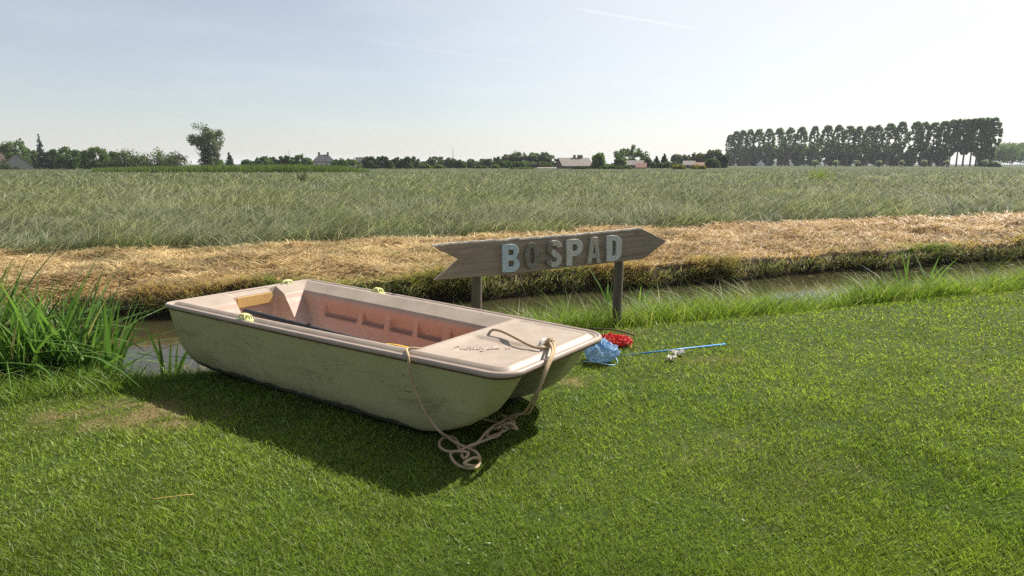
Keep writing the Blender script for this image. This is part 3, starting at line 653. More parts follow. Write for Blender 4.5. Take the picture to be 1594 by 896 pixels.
# letters
def arc(cx, cy, rx, ry, a0, a1, k=10): return [(cx + rx * math.cos(R(q)), cy + ry * math.sin(R(q))) for q in np.linspace(a0, a1, k)]
LET = {
 'B': [[(0, 0)] + arc(.36, .26, .26, .26, -90, 60) + arc(.345, .745, .235, .255, -60, 90) + [(0, 1)], [(.2, .60), (.2, .82)] + arc(.32, .71, .10, .11, 90, -90), [(.2, .18), (.2, .42)] + arc(.33, .30, .11, .12, 90, -90)],
 'O': [arc(.29, .5, .29, .5, 0, 350, 36), arc(.29, .5, .115, .31, 0, 350, 30)],
 'P': [[(0, 0), (.2, 0), (.2, .36)] + arc(.32, .68, .27, .32, -90, 90, 14) + [(0, 1)], [(.2, .55), (.2, .82)] + arc(.31, .685, .10, .135, 90, -90)],
 'A': [[(0, 0), (.17, 0), (.205, .2), (.41, .2), (.44, 0), (.62, 0), (.43, 1), (.17, 1)], [(.235, .36), (.385, .36), (.32, .74), (.295, .74)]],
 'D': [[(0, 0), (.24, 0)] + arc(.24, .32, .34, .32, -90, 0) + arc(.24, .68, .34, .32, 0, 90) + [(0, 1)], [(.2, .19), (.2, .81)] + arc(.25, .68, .12, .13, 90, 0) + arc(.25, .32, .12, .13, 0, -90)]}
cl = arc(.30, .745, .205, .17, 5, 180, 12) + arc(.30, .745, .205, .20, 180, 270, 7)[1:] + arc(.30, .27, .215, .20, 80, 0, 8)[0:] + arc(.30, .265, .215, .175, 0, -180, 14)[1:]
cl = spline([(a, b, 0) for a, b in cl], 2)[:, :2]; tg = np.gradient(cl, axis=0); tg /= np.linalg.norm(tg, axis=1)[:, None]; nm_ = np.stack([-tg[:, 1], tg[:, 0]], 1)
LET['S'] = [[tuple(p) for p in cl + nm_ * .092] + [tuple(p) for p in (cl - nm_ * .092)[::-1]]]
def paint(name, paintc, bare, cover, axis_split=None):
    t = wood(name, tuple(q * .55 for q in bare), bare, 1.2); base = t.b.inputs['Base Color'].links[0].from_socket
    f = t.noise(3.5, 8, .72); fac = t.mrange(f, 1 - cover - .03, 1 - cover + .03)
    if axis_split is not None:
        fac = t.math('MULTIPLY', fac, t.mrange(t.math('ADD', t.sep(t.co())['X'], t.math('MULTIPLY', t.noise(14, 4, .6), .05)), axis_split, axis_split + .004))
    g_ = t.noise(25, 5, .65); pc = t.ramp(g_, [(.3, tuple(q * .72 for q in paintc)), (.7, paintc)])
    t.color(t.mix(fac, base, pc)); t.rough(.7); return t.m
GREY = (.22, .20, .175)
LS = [('B', (778.5, 806.5), (379.5, 422), (.44, .51, .56), .95, None, 'pale blue painted letter B'), ('O', (814.5, 837), (377.5, 417.5), (.11, .09, .075), .3, None, 'bare brown wooden letter O'),
      ('S', (846.5, 871.5), (373.5, 414), (.47, .45, .41), .65, .075, 'half grey half pale letter S'), ('P', (878.5, 904.5), (372, 412), (.53, .51, .475), .88, None, 'pale grey letter P'),
      ('A', (911, 933), (369, 408.5), (.41, .38, .34), .6, None, 'grey wooden letter A'), ('D', (941, 965), (366, 405.5), (.52, .52, .50), .92, None, 'pale blue grey letter D')]
dg = bpy.context.evaluated_depsgraph_get()
for ch, (xa, xb), (ya, yb_), pc, cov, spl, lab in LS:
    s0, _ = board_pt(xa, (ya + yb_) / 2); s1, _ = board_pt(xb, (ya + yb_) / 2); zlo = board_pt((xa + xb) / 2, yb_)[1]; zhi = board_pt((xa + xb) / 2, ya)[1]
    s0 += .012
    cu = bpy.data.curves.new('letter_curve', 'CURVE'); cu.dimensions = '2D'; cu.fill_mode = 'BOTH'; cu.extrude = .013; cu.bevel_depth = .002; cu.bevel_resolution = 1
    ww = max(p[0] for p in LET[ch][0]); wm = min(p[0] for p in LET[ch][0])
    for poly in LET[ch]:
        sp = cu.splines.new('POLY'); sp.points.add(len(poly) - 1); sp.use_cyclic_u = True
        for p_, (u, v) in zip(sp.points, poly): p_.co = ((u - wm) / (ww - wm) * (s1 - s0), v * (zhi - zlo), 0, 1)
    tmp = bpy.data.objects.new('letter_tmp', cu); COL.objects.link(tmp); bpy.context.view_layer.update()
    me = bpy.data.meshes.new_from_object(tmp.evaluated_get(bpy.context.evaluated_depsgraph_get())); bpy.data.objects.remove(tmp)
    me.materials.clear(); me.materials.append(paint('letter_paint', pc, GREY, cov, spl))
    o = link(bpy.data.objects.new('letter', me), sign); o['label'] = lab
    o.location = (s0, -.0155, zlo); o.rotation_euler = (R(90), R({'O': -2, 'S': 3, 'B': 1}.get(ch, 0)), 0)
M['nail'] = simple('nail_steel', (.35, .34, .33), .5)
for px, py in ((755, 384), (757, 416.5), (978, 369), (978, 397)):
    s_, z_ = board_pt(px, py); m = MB(); m.tube([(s_, .004, z_), (s_, -.004, z_)], .006, 8); m.build('nail', M['nail'], sign)

# ------------------------------------------------------------------ nets, stick, litter
def netting(name, loc, rx, ry, h, mat, parent, seed, nu=30, nv=16, th=.0022, lie=0.):
    a = np.linspace(0, 2 * math.pi, nu, endpoint=False); V = []
    for j in range(nv):
        v = j / (nv - 1); ph = v * math.pi * .97 + .03
        for i in range(nu):
            f_ = 1 + .55 * (vnoise(np.array([math.cos(a[i]) * 2.2 + 3]), np.array([math.sin(a[i]) * 2.2 + v * 3.]), .55, seed)[0] - .5) + .35 * (vnoise(np.array([a[i] * 3.]), np.array([v * 9.]), .5, seed + 1)[0] - .5)
            V.append((rx * math.sin(ph) * math.cos(a[i]) * f_, ry * math.sin(ph) * math.sin(a[i]) * f_, max(.004, h * (.5 + .5 * math.cos(ph)) * f_)))
    Fc = [(j * nu + i, j * nu + (i + 1) % nu, (j + 1) * nu + (i + 1) % nu, (j + 1) * nu + i) for j in range(nv - 1) for i in range(nu)]
    o = build(name, V, Fc, mat, parent); w_ = o.modifiers.new('threads', 'WIREFRAME'); w_.thickness = th * 2; w_.use_even_offset = False; o.location = tuple(loc); return o
def film(name, c, alpha):
    t = NT(name); t.color(c); t.rough(.5); t.b.inputs['Alpha'].default_value = alpha; return t.m
M['bluenet'] = simple('blue_nylon', (.28, .47, .68), .5, .25, 25); M['bluefilm'] = film('blue_netting', (.24, .42, .64), .45)
M['rednet'] = simple('red_nylon', (.66, .03, .03), .5, .25, 25); M['redfilm'] = film('red_netting', (.55, .02, .02), .6)
M['bluepole'] = simple('blue_pole_plastic', (.05, .24, .60), .4, .15, 10)
def net(name, px, py, rx, ry, h, m1, m2, seed, label, rz):
    P = at(px, py); P[2] = float(ground_z(P[0], P[1]))
    r_ = empty(name, P, rz, label, 'fishing net')
    netting('net', (0, 0, .005), rx, ry, h, m1, r_, seed)
    o = netting('netting', (0, 0, .004), rx * .96, ry * .96, h * .95, m2, r_, seed, 60, 30); o.modifiers.clear(); o.data.polygons.foreach_set('use_smooth', [True] * len(o.data.polygons))
    m_ = MB(); a = np.linspace(0, 2 * math.pi, 28); m_.tube([(rx * 1.05 * math.cos(q), ry * 1.0 * math.sin(q), .015 + .02 * math.sin(q * 2)) for q in a], .005, 6, False); m_.build('hoop', m1, r_, True)
    return r_, P
bn, BP = net('landing_net', 935, 563, .135, .12, .155, M['bluenet'], M['bluefilm'], 3, 'crumpled blue landing net with a blue pole beside the bow', .3)
e1 = at(958, 553, .01); e2 = at(1129, 535.5, .010)
lp = np.array([math.cos(-.3) * (e1 - BP)[0] - math.sin(-.3) * (e1 - BP)[1], math.sin(-.3) * (e1 - BP)[0] + math.cos(-.3) * (e1 - BP)[1], .004]); lq = np.array([math.cos(-.3) * (e2 - BP)[0] - math.sin(-.3) * (e2 - BP)[1], math.sin(-.3) * (e2 - BP)[0] + math.cos(-.3) * (e2 - BP)[1], .012])
tubeo('handle', [lp, lp * .5 + lq * .5, lq], [.006, .007, .008], M['bluepole'], bn)
net('scoop_net', 959, 538, .13, .10, .085, M['rednet'], M['redfilm'], 5, 'crumpled red scoop net on the grass behind the blue net', -.2)
M['twig'] = simple('brown_twig', (.12, .08, .05), .9)
tw = tubeo('twig', spline([at(918, 511, .02), at(945, 512, .05), at(965, 515, .05), at(988, 522, .03)], 6), .008, M['twig']); tag(tw, 'thin brown twig lying behind the red net', 'twig')
M['paper'] = simple('dirty_white_paper', (.62, .60, .55), .8, .15, 20)
for q, (px, py, s_, lab) in enumerate(((1055, 554, .055, 'crumpled white paper scrap below the blue pole, the farther one'), (1045, 562, .045, 'crumpled white paper scrap below the blue pole, the nearer one'))):
    P = at(px, py); nu = 9; V = []
    for i in range(nu):
        for j in range(nu): V.append(((i / (nu - 1) - .5) * 2 * s_ * (.7 + .5 * random.random()), (j / (nu - 1) - .5) * 1.3 * s_ * (.7 + .5 * random.random()), .02 + .03 * random.random()))
    o = build('paper_scrap', V, [(i * nu + j, (i + 1) * nu + j, (i + 1) * nu + j + 1, i * nu + j + 1) for i in range(nu - 1) for j in range(nu - 1)], M['paper']); o.modifiers.new('thickness', 'SOLIDIFY').thickness = .0015
    o.location = (P[0], P[1], float(ground_z(P[0], P[1]))); o.rotation_euler = (0, 0, q * 1.1); tag(o, lab, 'paper', 'paper scraps on the lawn')
M['dryst'] = simple('dry_straw', (.40, .28, .10), .7)
st = tubeo('straw', spline([at(236, 777, .022), at(270, 772.5, .026), at(301, 769, .022)], 5), .0022, M['dryst'], n=6); tag(st, 'single yellow straw lying on the lawn at lower left', 'straw')

# ------------------------------------------------------------------ irises and rushes
def iris(loc, nl, h, spread, label, width=.050, name='iris_clump', cat='plant', group=None, lean=0., az0=None, col=((.055, .125, .024), (.13, .23, .05)), straight=.62):
    x0, y0 = loc[0], loc[1]
    r_ = spread * np.sqrt(rng.random(nl)); a = rng.random(nl) * 2 * np.pi
    P = np.stack([r_ * np.cos(a), r_ * np.sin(a) * .6, 0 * a], 1)
    H = h * 1.08 * (.5 + .55 * rng.random(nl)); W_ = width * (.6 + .6 * rng.random(nl))
    az = rng.random(nl) * 2 * np.pi if az0 is None else az0 + rng.normal(0, .7, nl)
    ln = .08 + .3 * rng.random(nl) + lean; bd = np.where(rng.random(nl) < straight, .1 + .2 * rng.random(nl), .4 + .9 * rng.random(nl))
    c = mixc(col[0], col[1], rng.random(nl)) * (.75 + .5 * rng.random(nl))[:, None]; q = rng.random(nl) < (.05 if nl > 30 else 0); c[q] = (.30, .27, .12)
    dr = np.where(bd > .4, .35 + .4 * rng.random(nl), .03)
    o = blades(name, P, H, W_, az, ln, bd, c, M['iris'], seg=7, droop=dr)
    o.location = (x0, y0, max(float(ground_z(x0, y0)) - .03, WATER - .04)); return tag(o, label, cat, group)
IR = [((-4.9, 4.75), 170, 1.2, .36, 'yellow flag iris clump cut by the left photo edge'), ((-4.35, 4.85), 180, 1.15, .34, 'tallest yellow flag iris clump at the left bank, second from the edge'),
      ((-3.95, 5.0), 170, 1.08, .34, 'dense yellow flag iris clump third from the left edge'), ((-3.72, 5.12), 150, .98, .30, 'iris clump with arching leaves, midway in the left bank growth'),
      ((-3.62, 5.40), 110, .88, .26, 'iris clump at the water side of the left bank growth'), ((-3.42, 5.14), 70, .8, .2, 'iris clump nearest the boat stern among the left reeds')]
for l_, nl, h, sp, lab in IR: iris(l_, nl, h, sp, lab, group='iris clumps on the left bank')
iris((-2.98, 5.52), 8, .58, .07, 'sparse upright iris leaves standing against the water left of the boat', straight=1., group='iris clumps on the left bank')
P = at(952, 470, -.2); iris((P[0], P[1]), 10, .66, .10, 'iris leaves just left of the right sign post', straight=.8)
P = at(992, 472, -.2); iris((P[0], P[1]), 9, .62, .07, 'iris leaves with an arching blade right of the right sign post', straight=.5)
P = at(1408, 448, -.25); iris((P[0], P[1]), 5, .72, .10, 'lone upright iris shoots in the ditch at right', straight=1.)
P = at(1440, 445, -.25); iris((P[0], P[1]), 4, .55, .10, 'iris shoots leaning right beside the lone upright ones', straight=1., lean=.2, az0=.3)
P = at(1472, 441, -.25); iris((P[0], P[1]), 4, .42, .10, 'small iris shoots third from the left in the ditch at right', straight=1.)
P = at(1545, 396, 0.); iris((P[0], P[1]), 46, .85, .10, 'dark rush tuft leaning right on the far bank near the right edge', width=.010, name='rush_tuft', straight=1., lean=.55, az0=.4, col=((.03, .05, .012), (.07, .09, .03)))
P = at(38, 440, .0); 
M['stalk'] = simple('dark_green_stalk', (.035, .06, .02), .6)

# ------------------------------------------------------------------ trees
def leaf_cloud(C, Rr, cnt, size, tint, jitter=.3):
    """C (K,3) clump centres, Rr (K,) or (K,3) radii, cnt leaves per clump"""
    C = np.asarray(C, float); K = len(C); Rr = np.asarray(Rr, float); Rr = np.repeat(Rr[:, None], 3, 1) if Rr.ndim == 1 else Rr
    d_ = rng.normal(size=(K, cnt, 3)); d_ /= np.linalg.norm(d_, axis=2)[..., None]
    rad = rng.random((K, cnt, 1)) ** .5
    P = (C[:, None] + d_ * rad * Rr[:, None]).reshape(-1, 3); N = len(P)
    a = rng.normal(size=(N, 3)); a /= np.linalg.norm(a, axis=1)[:, None]; b = np.cross(a, rng.normal(size=(N, 3))); b /= np.linalg.norm(b, axis=1)[:, None]
    s_ = size * (.6 + .8 * rng.random((N, 1)))
    V = np.stack([P - a * s_, P + b * s_ * .6, P + a * s_, P - b * s_ * .6], 1).reshape(-1, 3)
    T = np.repeat(np.asarray(tint)[None] * (.75 + .5 * rng.random((K, 1))), cnt, 0) * (1 - jitter / 2 + jitter * rng.random((N, 1)))
    return V, np.repeat(T, 4, 0)
def cloud_obj(name, V, T, parent):
    return fast(name, V, np.arange(len(V)), np.full(len(V) // 4, 4), M['leaf'], parent, T)
def ellip(K, c, r, shell=.55, zmin=-1.):
    out = []
    while len(out) < K:
        p = rng.normal(size=3); p /= np.linalg.norm(p); p *= shell + (1 - shell) * rng.random()
        if p[2] > zmin: out.append(np.array(c) + p * np.array(r))
    return np.array(out)
def trunk_obj(h, r, parent, limbs=4, spread=.3, lim_h=.5):
    m_ = MB(); m_.tube([(0, 0, -.3), (0, 0, h * .3), (.02 * h, 0, h * .7), (0, .02 * h, h)], [r * 1.2, r, r * .7, r * .25], 7)
    for k_ in range(limbs):
        a = random.random() * 6.28; z0 = h * (lim_h + .3 * random.random()); L_ = h * spread * (.7 + .6 * random.random())
        m_.tube([(0, 0, z0), (math.cos(a) * L_ * .5, math.sin(a) * L_ * .5, z0 + L_ * .45), (math.cos(a) * L_, math.sin(a) * L_, z0 + L_ * 1.1)], [r * .5, r * .35, r * .1], 5)
    return m_.build('trunk', M['bark'], parent)
GRN = {k_: tuple(1.5 * q for q in v) for k_, v in {'mid': (.055, .088, .026), 'dark': (.030, .052, .018), 'olive': (.062, .080, .030), 'light': (.085, .125, .035), 'grey': (.075, .095, .055), 'pop': (.075, .115, .040), 'silver': (.19, .21, .16), 'blue': (.028, .045, .028)}.items()}
def tree(kind, px, D, top, wpx, label, col='mid', base=262, group=None, name=None, cat='tree'):
    B = far(px, 300, D); k_ = D / F; h = float(far(px, top, D)[2]) ; wd = wpx * k_; B = np.array([B[0], B[1], .05])
    nm_ = name or {'round': 'round_tree', 'airy': 'airy_tree', 'conifer': 'conifer', 'bush': 'bush', 'poplar': 'poplar', 'pollard': 'pollard_willow', 'willow': 'willow_tree'}[kind]
    r_ = empty(nm_, B, random.random() * 6.28 if kind not in ('bush',) else 0, label, cat, group); ls = max(.25, .0013 * D); tn = np.array(GRN[col])
    rx = wd / 2
    if kind == 'round':
        c0 = h * .50; rz = h * .50; C = ellip(64, (0, 0, c0), (rx * .86, rx * .86, rz * .88), .55); Rr = np.minimum(rx, h * .4) * (.24 + .16 * rng.random(64)); V, T = leaf_cloud(C, Rr, 60, ls, tn); V = V[np.repeat(V.reshape(-1, 4, 3)[:, :, 2].min(1) > 0, 4)] if 0 else V; v2, t2 = leaf_cloud(ellip(16, (0, 0, h * .17), (rx * .82, rx * .82, h * .12), .5), np.full(16, min(rx * .32, h * .15)), 50, ls, tn); V = np.vstack([V, v2]); T = np.vstack([T, t2]); V[:, 2] = np.maximum(V[:, 2], 0.)
        trunk_obj(h * .75, max(.12, h * .02), r_, 4, .2)
    elif kind == 'airy':
        C = ellip(50, (0, 0, h * .58), (rx * .88, rx * .88, h * .38), .35); Rr = rx * (.17 + .12 * rng.random(50)); V, T = leaf_cloud(C, Rr, 36, ls, tn)
        trunk_obj(h * .85, max(.14, h * .018), r_, 9, .3, .3)
    elif kind == 'willow':
        C = np.concatenate([ellip(95, (0, 0, h * .58), (rx * .84, rx * .84, h * .38), .35), ellip(26, (0, 0, h * .22), (rx * .6, rx * .6, h * .16), .4)]); Rr = rx * (.13 + .13 * rng.random(121)); V, T = leaf_cloud(C, Rr, 80, ls * .9, tn)
        trunk_obj(h * .85, h * .02, r_, 9, .34, .15)
    elif kind == 'conifer':
        C = []; Rr = []
        for q in np.linspace(.06, 1, 16):
            ra = rx * (1 - q) ** .8
            for s_ in range(max(1, int(7 * (1 - q)) + 1)): a = random.random() * 6.28; C.append((ra * .65 * math.cos(a), ra * .65 * math.sin(a), h * q)); Rr.append(ra * .42 + .12 * rx)
        V, T = leaf_cloud(C, Rr, 34, ls * .8, tn); trunk_obj(h * .9, h * .015, r_, 0)
    elif kind == 'bush':
        C = ellip(54, (0, 0, h * .25), (rx * .88, rx * .6, h * .66), .4, -.3); Rr = np.minimum(rx * .3, h * .28) * (.7 + .6 * rng.random(54)); V, T = leaf_cloud(C, Rr, 70, ls, tn)
        V[:, 2] = np.maximum(V[:, 2], .0); trunk_obj(h * .5, .12, r_, 4, .3)
    elif kind == 'pollard':
        C = ellip(12, (0, 0, h * .68), (rx * .7, rx * .7, h * .26), .4); V, T = leaf_cloud(C, np.full(12, rx * .42), 60, ls * .7, tn); m_ = MB(); m_.tube([(0, 0, -.2), (0, 0, h * .3), (0, 0, h * .6)], [.4, .33, .45], 7); m_.build('trunk', M['bark'], r_)
    cloud_obj('crown', V, T, r_); return r_

ORD = 'first second third fourth fifth sixth seventh eighth ninth tenth eleventh twelfth thirteenth fourteenth fifteenth sixteenth'.split()
# poplars: four models, copied along the row
PXS = [1132, 1141, 1151, 1162, 1176, 1191, 1207, 1224, 1241, 1261, 1280.5, 1298, 1314, 1329, 1345, 1357, 1376, 1394, 1416, 1428, 1444, 1459, 1472, 1483, 1493, 1504, 1513, 1525, 1534]
PTY = np.interp(PXS, [1125, 1140, 1165, 1200, 1260, 1298, 1340, 1394, 1444, 1480, 1535, 1545], [214, 204, 201, 199.5, 196, 194.5, 197, 189, 190, 185.5, 182.5, 186])
def poplar(h, rx, low):
    r_ = empty('poplar', (0, 0, 0)); K = 170
    zz_ = h * (low + (.985 - low) * rng.random(K)); pr_ = np.sin(np.clip((zz_ / h - low) / (1 - low), 0.03, .97) * math.pi) ** .6
    a = rng.random(K) * 6.28; C = np.stack([np.cos(a) * rx * .9 * pr_, np.sin(a) * rx * .9 * pr_, zz_], 1)
    V, T = leaf_cloud(C, rx * (.13 + .13 * rng.random(K)), 30, .42, GRN['pop'], .3); cloud_obj('crown', V, T, r_)
    m_ = MB(); m_.tube([(0, 0, -.3), (0, 0, h * .3), (.1, 0, h * .7), (0, .1, h * .93)], [.42, .34, .22, .06], 7)
    for k_ in range(12):
        a = random.random() * 6.28; z0 = h * (low + .05 + .5 * random.random()); m_.tube([(0, 0, z0), (math.cos(a) * rx * .4, math.sin(a) * rx * .4, z0 + h * .08), (math.cos(a) * rx * .65, math.sin(a) * rx * .65, z0 + h * .17)], [.12, .08, .03], 4)
    m_.build('trunk', M['bark'], r_); return r_
protos = [poplar(26, 3.6, .26), poplar(26, 3.3, .30), poplar(26, 3.9, .24), poplar(26, 3.5, .33)]
used = set()
def place(pr_, loc, s_, rz, sxy):
    if pr_.name not in used: used.add(pr_.name); o = pr_
    else:
        o = pr_.copy(); COL.objects.link(o)
        for ch in pr_.children:
            c_ = ch.copy(); c_.parent = o; COL.objects.link(c_)
    o.location = loc; o.rotation_euler = (0, 0, rz); o.scale = (sxy, sxy, s_); return o
NP = len(PXS)
for i, px in enumerate(PXS):
    D = np.interp(px, [1130, 1545], [540, 390]); P = far(px, 300, D); h = far(px, PTY[i], D)[2]
    o = place(protos[i % 4], (P[0], P[1], 0.05), h / 26, random.random() * 6.28, (1.02 + .2 * random.random()) * h / 26)
    lab = ('%s tall poplar from the left end of the long row' % ORD[i]) if i < 15 else ('%s tall poplar from the right end of the long row' % ORD[NP - 1 - i])
    tag(o, lab.replace('first tall poplar from the left end', 'tall poplar at the left end').replace('first tall poplar from the right end', 'tall poplar at the right end'), 'poplar', 'poplars in the long row')
# lower dark trees under the poplars
UX = [(1133, 236, 24), (1152, 226, 26), (1171, 224, 26), (1192, 222, 28), (1214, 224, 26), (1238, 222, 30), (1262, 220, 30), (1288, 220, 30), (1312, 222, 28), (1336, 221, 30), (1362, 220, 30), (1386, 222, 26), (1409, 230, 22), (1436, 229, 24), (1459, 231, 20), (1526, 228, 30)]
for i, (px, tp, wd) in enumerate(UX):
    lab = 'dark lower tree under the right end of the poplar row' if i == 15 else '%s dark lower tree from the left under the poplar row' % ORD[i]
    tree('round', px, np.interp(px, [1130, 1545], [560, 412]), tp, wd, lab, 'dark' if i % 3 else 'pop', group='dark lower trees under the poplars', name='understorey_tree')
# pollard willows before the row
PO = [1265, 1297, 1330, 1364, 1398, 1434, 1469, 1527]
for i, px in enumerate(PO):
    tree('pollard', px, 330, 249.5, 10, ('grey round pollard willow at the left end of the pollard line' if i == 0 else '%s grey round pollard willow from the left before the poplar row' % ORD[i]), 'silver', group='pollard willows before the poplars')

TREES = [
 ('round', 33, 205, 216, 46, 'round tree behind the gabled house at far left', 'mid'), ('conifer', 71, 198, 210, 17, 'slim dark conifer beside the house at far left', 'blue'),
 ('round', 57, 215, 233, 24, 'small tree between the gabled house and the slim conifer', 'mid'), ('round', 87, 200, 232, 26, 'dark tree just right of the slim dark conifer', 'dark'),
 ('round', 112, 190, 228, 38, 'broad mid green tree second right of the slim conifer', 'mid'), ('round', 133, 210, 233, 22, 'dark small tree behind the gap left of the jagged topped tree', 'dark'),
 ('round', 156, 190, 227, 44, 'jagged topped mid green tree in the left tree line', 'mid'), ('round', 180, 200, 235, 26, 'small tree right of the jagged topped tree', 'olive'),
 ('bush', 208, 192, 232, 56, 'wide olive domed shrub in the left tree line', 'olive'), ('bush', 256, 192, 231, 84, 'widest olive shrub left of the tall loose willow', 'olive'),
 ('willow', 328, 200, 188, 58, 'tall loose willow standing alone at left against the sky', 'grey'),
 ('conifer', 361, 230, 238, 16, 'small pointed conifer right of the tall willow', 'dark'), ('bush', 344, 215, 249, 22, 'low bush at the foot of the tall willow, right side', 'light'), ('bush', 390, 230, 248, 24, 'low bush right of the small pointed conifer', 'dark'),
 ('round', 417, 235, 243, 34, 'grey green round tree left of the leaning mast', 'mid'), ('round', 446, 235, 242, 32, 'dark round tree at the leaning mast', 'dark'), ('round', 472, 228, 240, 32, 'dense round tree left of the hip roofed house', 'mid'),
 ('bush', 531, 240, 247, 24, 'low tree just right of the hip roofed house', 'mid'), ('bush', 549, 245, 247, 24, 'low tree between the hip roofed house and the dark block', 'mid'),
 ('round', 579, 222, 242, 24, 'dark upright tree, leftmost of the dark block in mid horizon', 'dark'), ('round', 597, 226, 243, 24, 'second dark tree of the block in mid horizon', 'dark'),
 ('conifer', 611, 218, 251, 9, 'tiny pointed tree before the dark block, left one', 'mid'), ('round', 620, 226, 245, 24, 'third dark tree of the block in mid horizon', 'dark'), ('round', 641, 222, 243.5, 28, 'rightmost and widest dark tree of the block in mid horizon', 'dark'),
 ('conifer', 640, 214, 251, 9, 'tiny pointed tree before the dark block, right one', 'mid'), ('bush', 664, 225, 255, 20, 'light low bush right of the dark block', 'light'), ('round', 680, 260, 243.5, 30, 'broad round tree left of the thin upright mast', 'grey'),
 ('bush', 683, 222, 256, 18, 'small light bush before the broad round tree left of the mast', 'light'), ('round', 703, 255, 245, 22, 'grey round tree at the foot of the thin upright mast', 'grey'), ('round', 717, 240, 249, 20, 'light green tree right of the thin upright mast', 'mid'),
 ('round', 734, 255, 247.5, 16, 'small hazy tree second right of the thin mast', 'grey'), ('round', 757, 255, 246.5, 24, 'wide hazy tree left of the airy trees', 'grey'), ('bush', 747, 228, 257, 22, 'low light bush before the wide hazy tree', 'mid'), ('bush', 772, 228, 257, 12, 'tiny bush left of the airy trees', 'light'),
 ('airy', 775, 270, 242, 14, 'small airy tree at the left of the airy group', 'grey'), ('airy', 790, 275, 238, 16, 'second airy tree of the airy group', 'grey'), ('round', 785, 260, 250, 22, 'low round tree under the airy group', 'mid'), ('airy', 806, 275, 235.5, 24, 'third airy tree of the airy group', 'grey'),
 ('round', 829, 275, 236.5, 30, 'dense tree in the airy group, fourth from its left', 'grey'), ('round', 850, 275, 237.5, 28, 'rightmost dense tree of the airy group', 'grey'), ('bush', 810, 262, 251, 26, 'low bush under the third airy tree', 'mid'),
 ('bush', 812, 205, 261, 40, 'very low yellow green bush strip left of the white shed', 'light'),
 ('round', 931, 215, 237, 27, 'fresh green round tree right of the brown barn', 'light'), ('round', 978, 260, 225, 62, 'largest wide domed tree right of the barn', 'mid'), ('round', 964, 235, 243.5, 20, 'small tree before the wide domed tree, left side', 'mid'), ('round', 984, 245, 246, 14, 'small pale tree before the wide domed tree', 'grey'),
 ('bush', 902, 200, 259, 46, 'low dark bush before the brown barn', 'dark'), ('bush', 958, 203, 256.5, 58, 'low green hedge bush left of the red roofed sheds', 'mid'), ('round', 1005, 262, 243, 18, 'hazy tree at the right foot of the wide domed tree', 'grey'),
 ('pollard', 1015, 225, 252.5, 12, 'round grey bush like tree right of the red roofed sheds', 'grey'), ('conifer', 1020, 245, 243.5, 16, 'left one of two dark pointed trees before the small roofs', 'dark'), ('conifer', 1032, 245, 240, 17, 'right and taller one of two dark pointed trees before the small roofs', 'dark'), ('pollard', 1028, 225, 253, 9, 'tiny grey round tree between the two pointed trees', 'grey'), ('pollard', 1038, 225, 252, 12, 'grey round tree below the taller pointed tree', 'grey'),
 ('round', 1052, 330, 239.5, 22, 'hazy far tree left of the grey roof', 'grey'), ('round', 1066, 330, 240.5, 22, 'hazy far tree above the grey roof', 'grey'), ('round', 1085, 300, 236, 28, 'domed tree above the red roof', 'olive'), ('round', 1107, 300, 231, 32, 'taller domed tree left of the poplar row', 'olive'), ('round', 1122, 260, 238, 22, 'dark blue green tree at the left foot of the poplar row', 'blue'), ('bush', 1105, 255, 247, 30, 'low dark bush below the taller domed tree', 'dark'),
 ('bush', 1056, 200, 256.5, 26, 'yellow flowering shrub below the grey roof', 'yel'), ('bush', 1084, 200, 256.5, 30, 'yellow flowering shrub below the red roof', 'yel'),
 ('bush', 12, 185, 256.5, 50, 'clipped low hedge before the houses at far left', 'dark'), ('bush', 1542, 330, 252, 20, 'grey low bush at the right end of the pollard line', 'grey'),
]
GRN['yel'] = (.20, .19, .03)
TREES = [(q[0], q[1], q[2], q[3], q[4] * (1.22 if 400 < q[1] < 870 else 1.), *q[5:]) for q in TREES]
for q in TREES: tree(*q)
LOW = [(402, 251), (432, 250), (461, 249), (484, 250), (540, 250), (566, 252), (588, 252), (652, 253), (668, 251), (694, 252), (712, 254), (727, 253), (741, 252), (766, 252), (780, 254), (797, 252), (822, 251), (846, 252), (861, 254), (944, 254), (1046, 253), (1070, 255)]
for i, (px, tp) in enumerate(LOW):
    o_ = i if i < 11 else len(LOW) - 1 - i
    tree('bush', px, 268, tp, 34, 'low bush filling the mid horizon, %s of its row from the %s' % (ORD[o_], 'left' if i < 11 else 'right'), ('mid', 'grey', 'olive')[i % 3], group='low bushes along the mid horizon')
# far wood at the right edge
V1, T1 = [], []
for i in range(60):
    px = 1546 + i * 3.2 + random.uniform(-2, 2); D = 560 + random.uniform(-25, 25); P = far(px, 300, D); h = float(far(px, 222 + random.uniform(-2, 3), D)[2])
    C = ellip(24, (P[0], P[1], h * .56), (4.6, 4.6, h * .42), .4); v, t_ = leaf_cloud(C, np.full(24, 2.6), 34, .6, GRN['pop']); V1.append(v); T1.append(t_)
tag(cloud_obj('far_wood', np.concatenate(V1), np.concatenate(T1), None), 'hazy far wood beyond the right end of the poplars', 'wood', kind='stuff')
m = MB()
# reed bed strip across the field at left
N = 16000; px = rng.uniform(165, 582, N); dd = 118 + 14 * rng.random(N)
a_ = (px - 797) / F; x = a_ * dd / CP; y = dd
Hh = np.interp(px, [165, 230, 330, 460, 540, 582], [.9, 1.15, 1.4, 1.6, 1.35, .5]) * (.55 + .55 * rng.random(N)); c = mixc((.06, .10, .022), (.125, .17, .045), rng.random(N)) 
tag(blades('reed_bed', np.stack([x, y, np.full(N, .05)], 1), Hh, .09 + .07 * rng.random(N), rng.random(N) * 6.28, .1 + .2 * rng.random(N), .1 + .2 * rng.random(N), c, M['meadow']), 'fresh green reed strip across the far left of the field', 'reeds', kind='stuff')
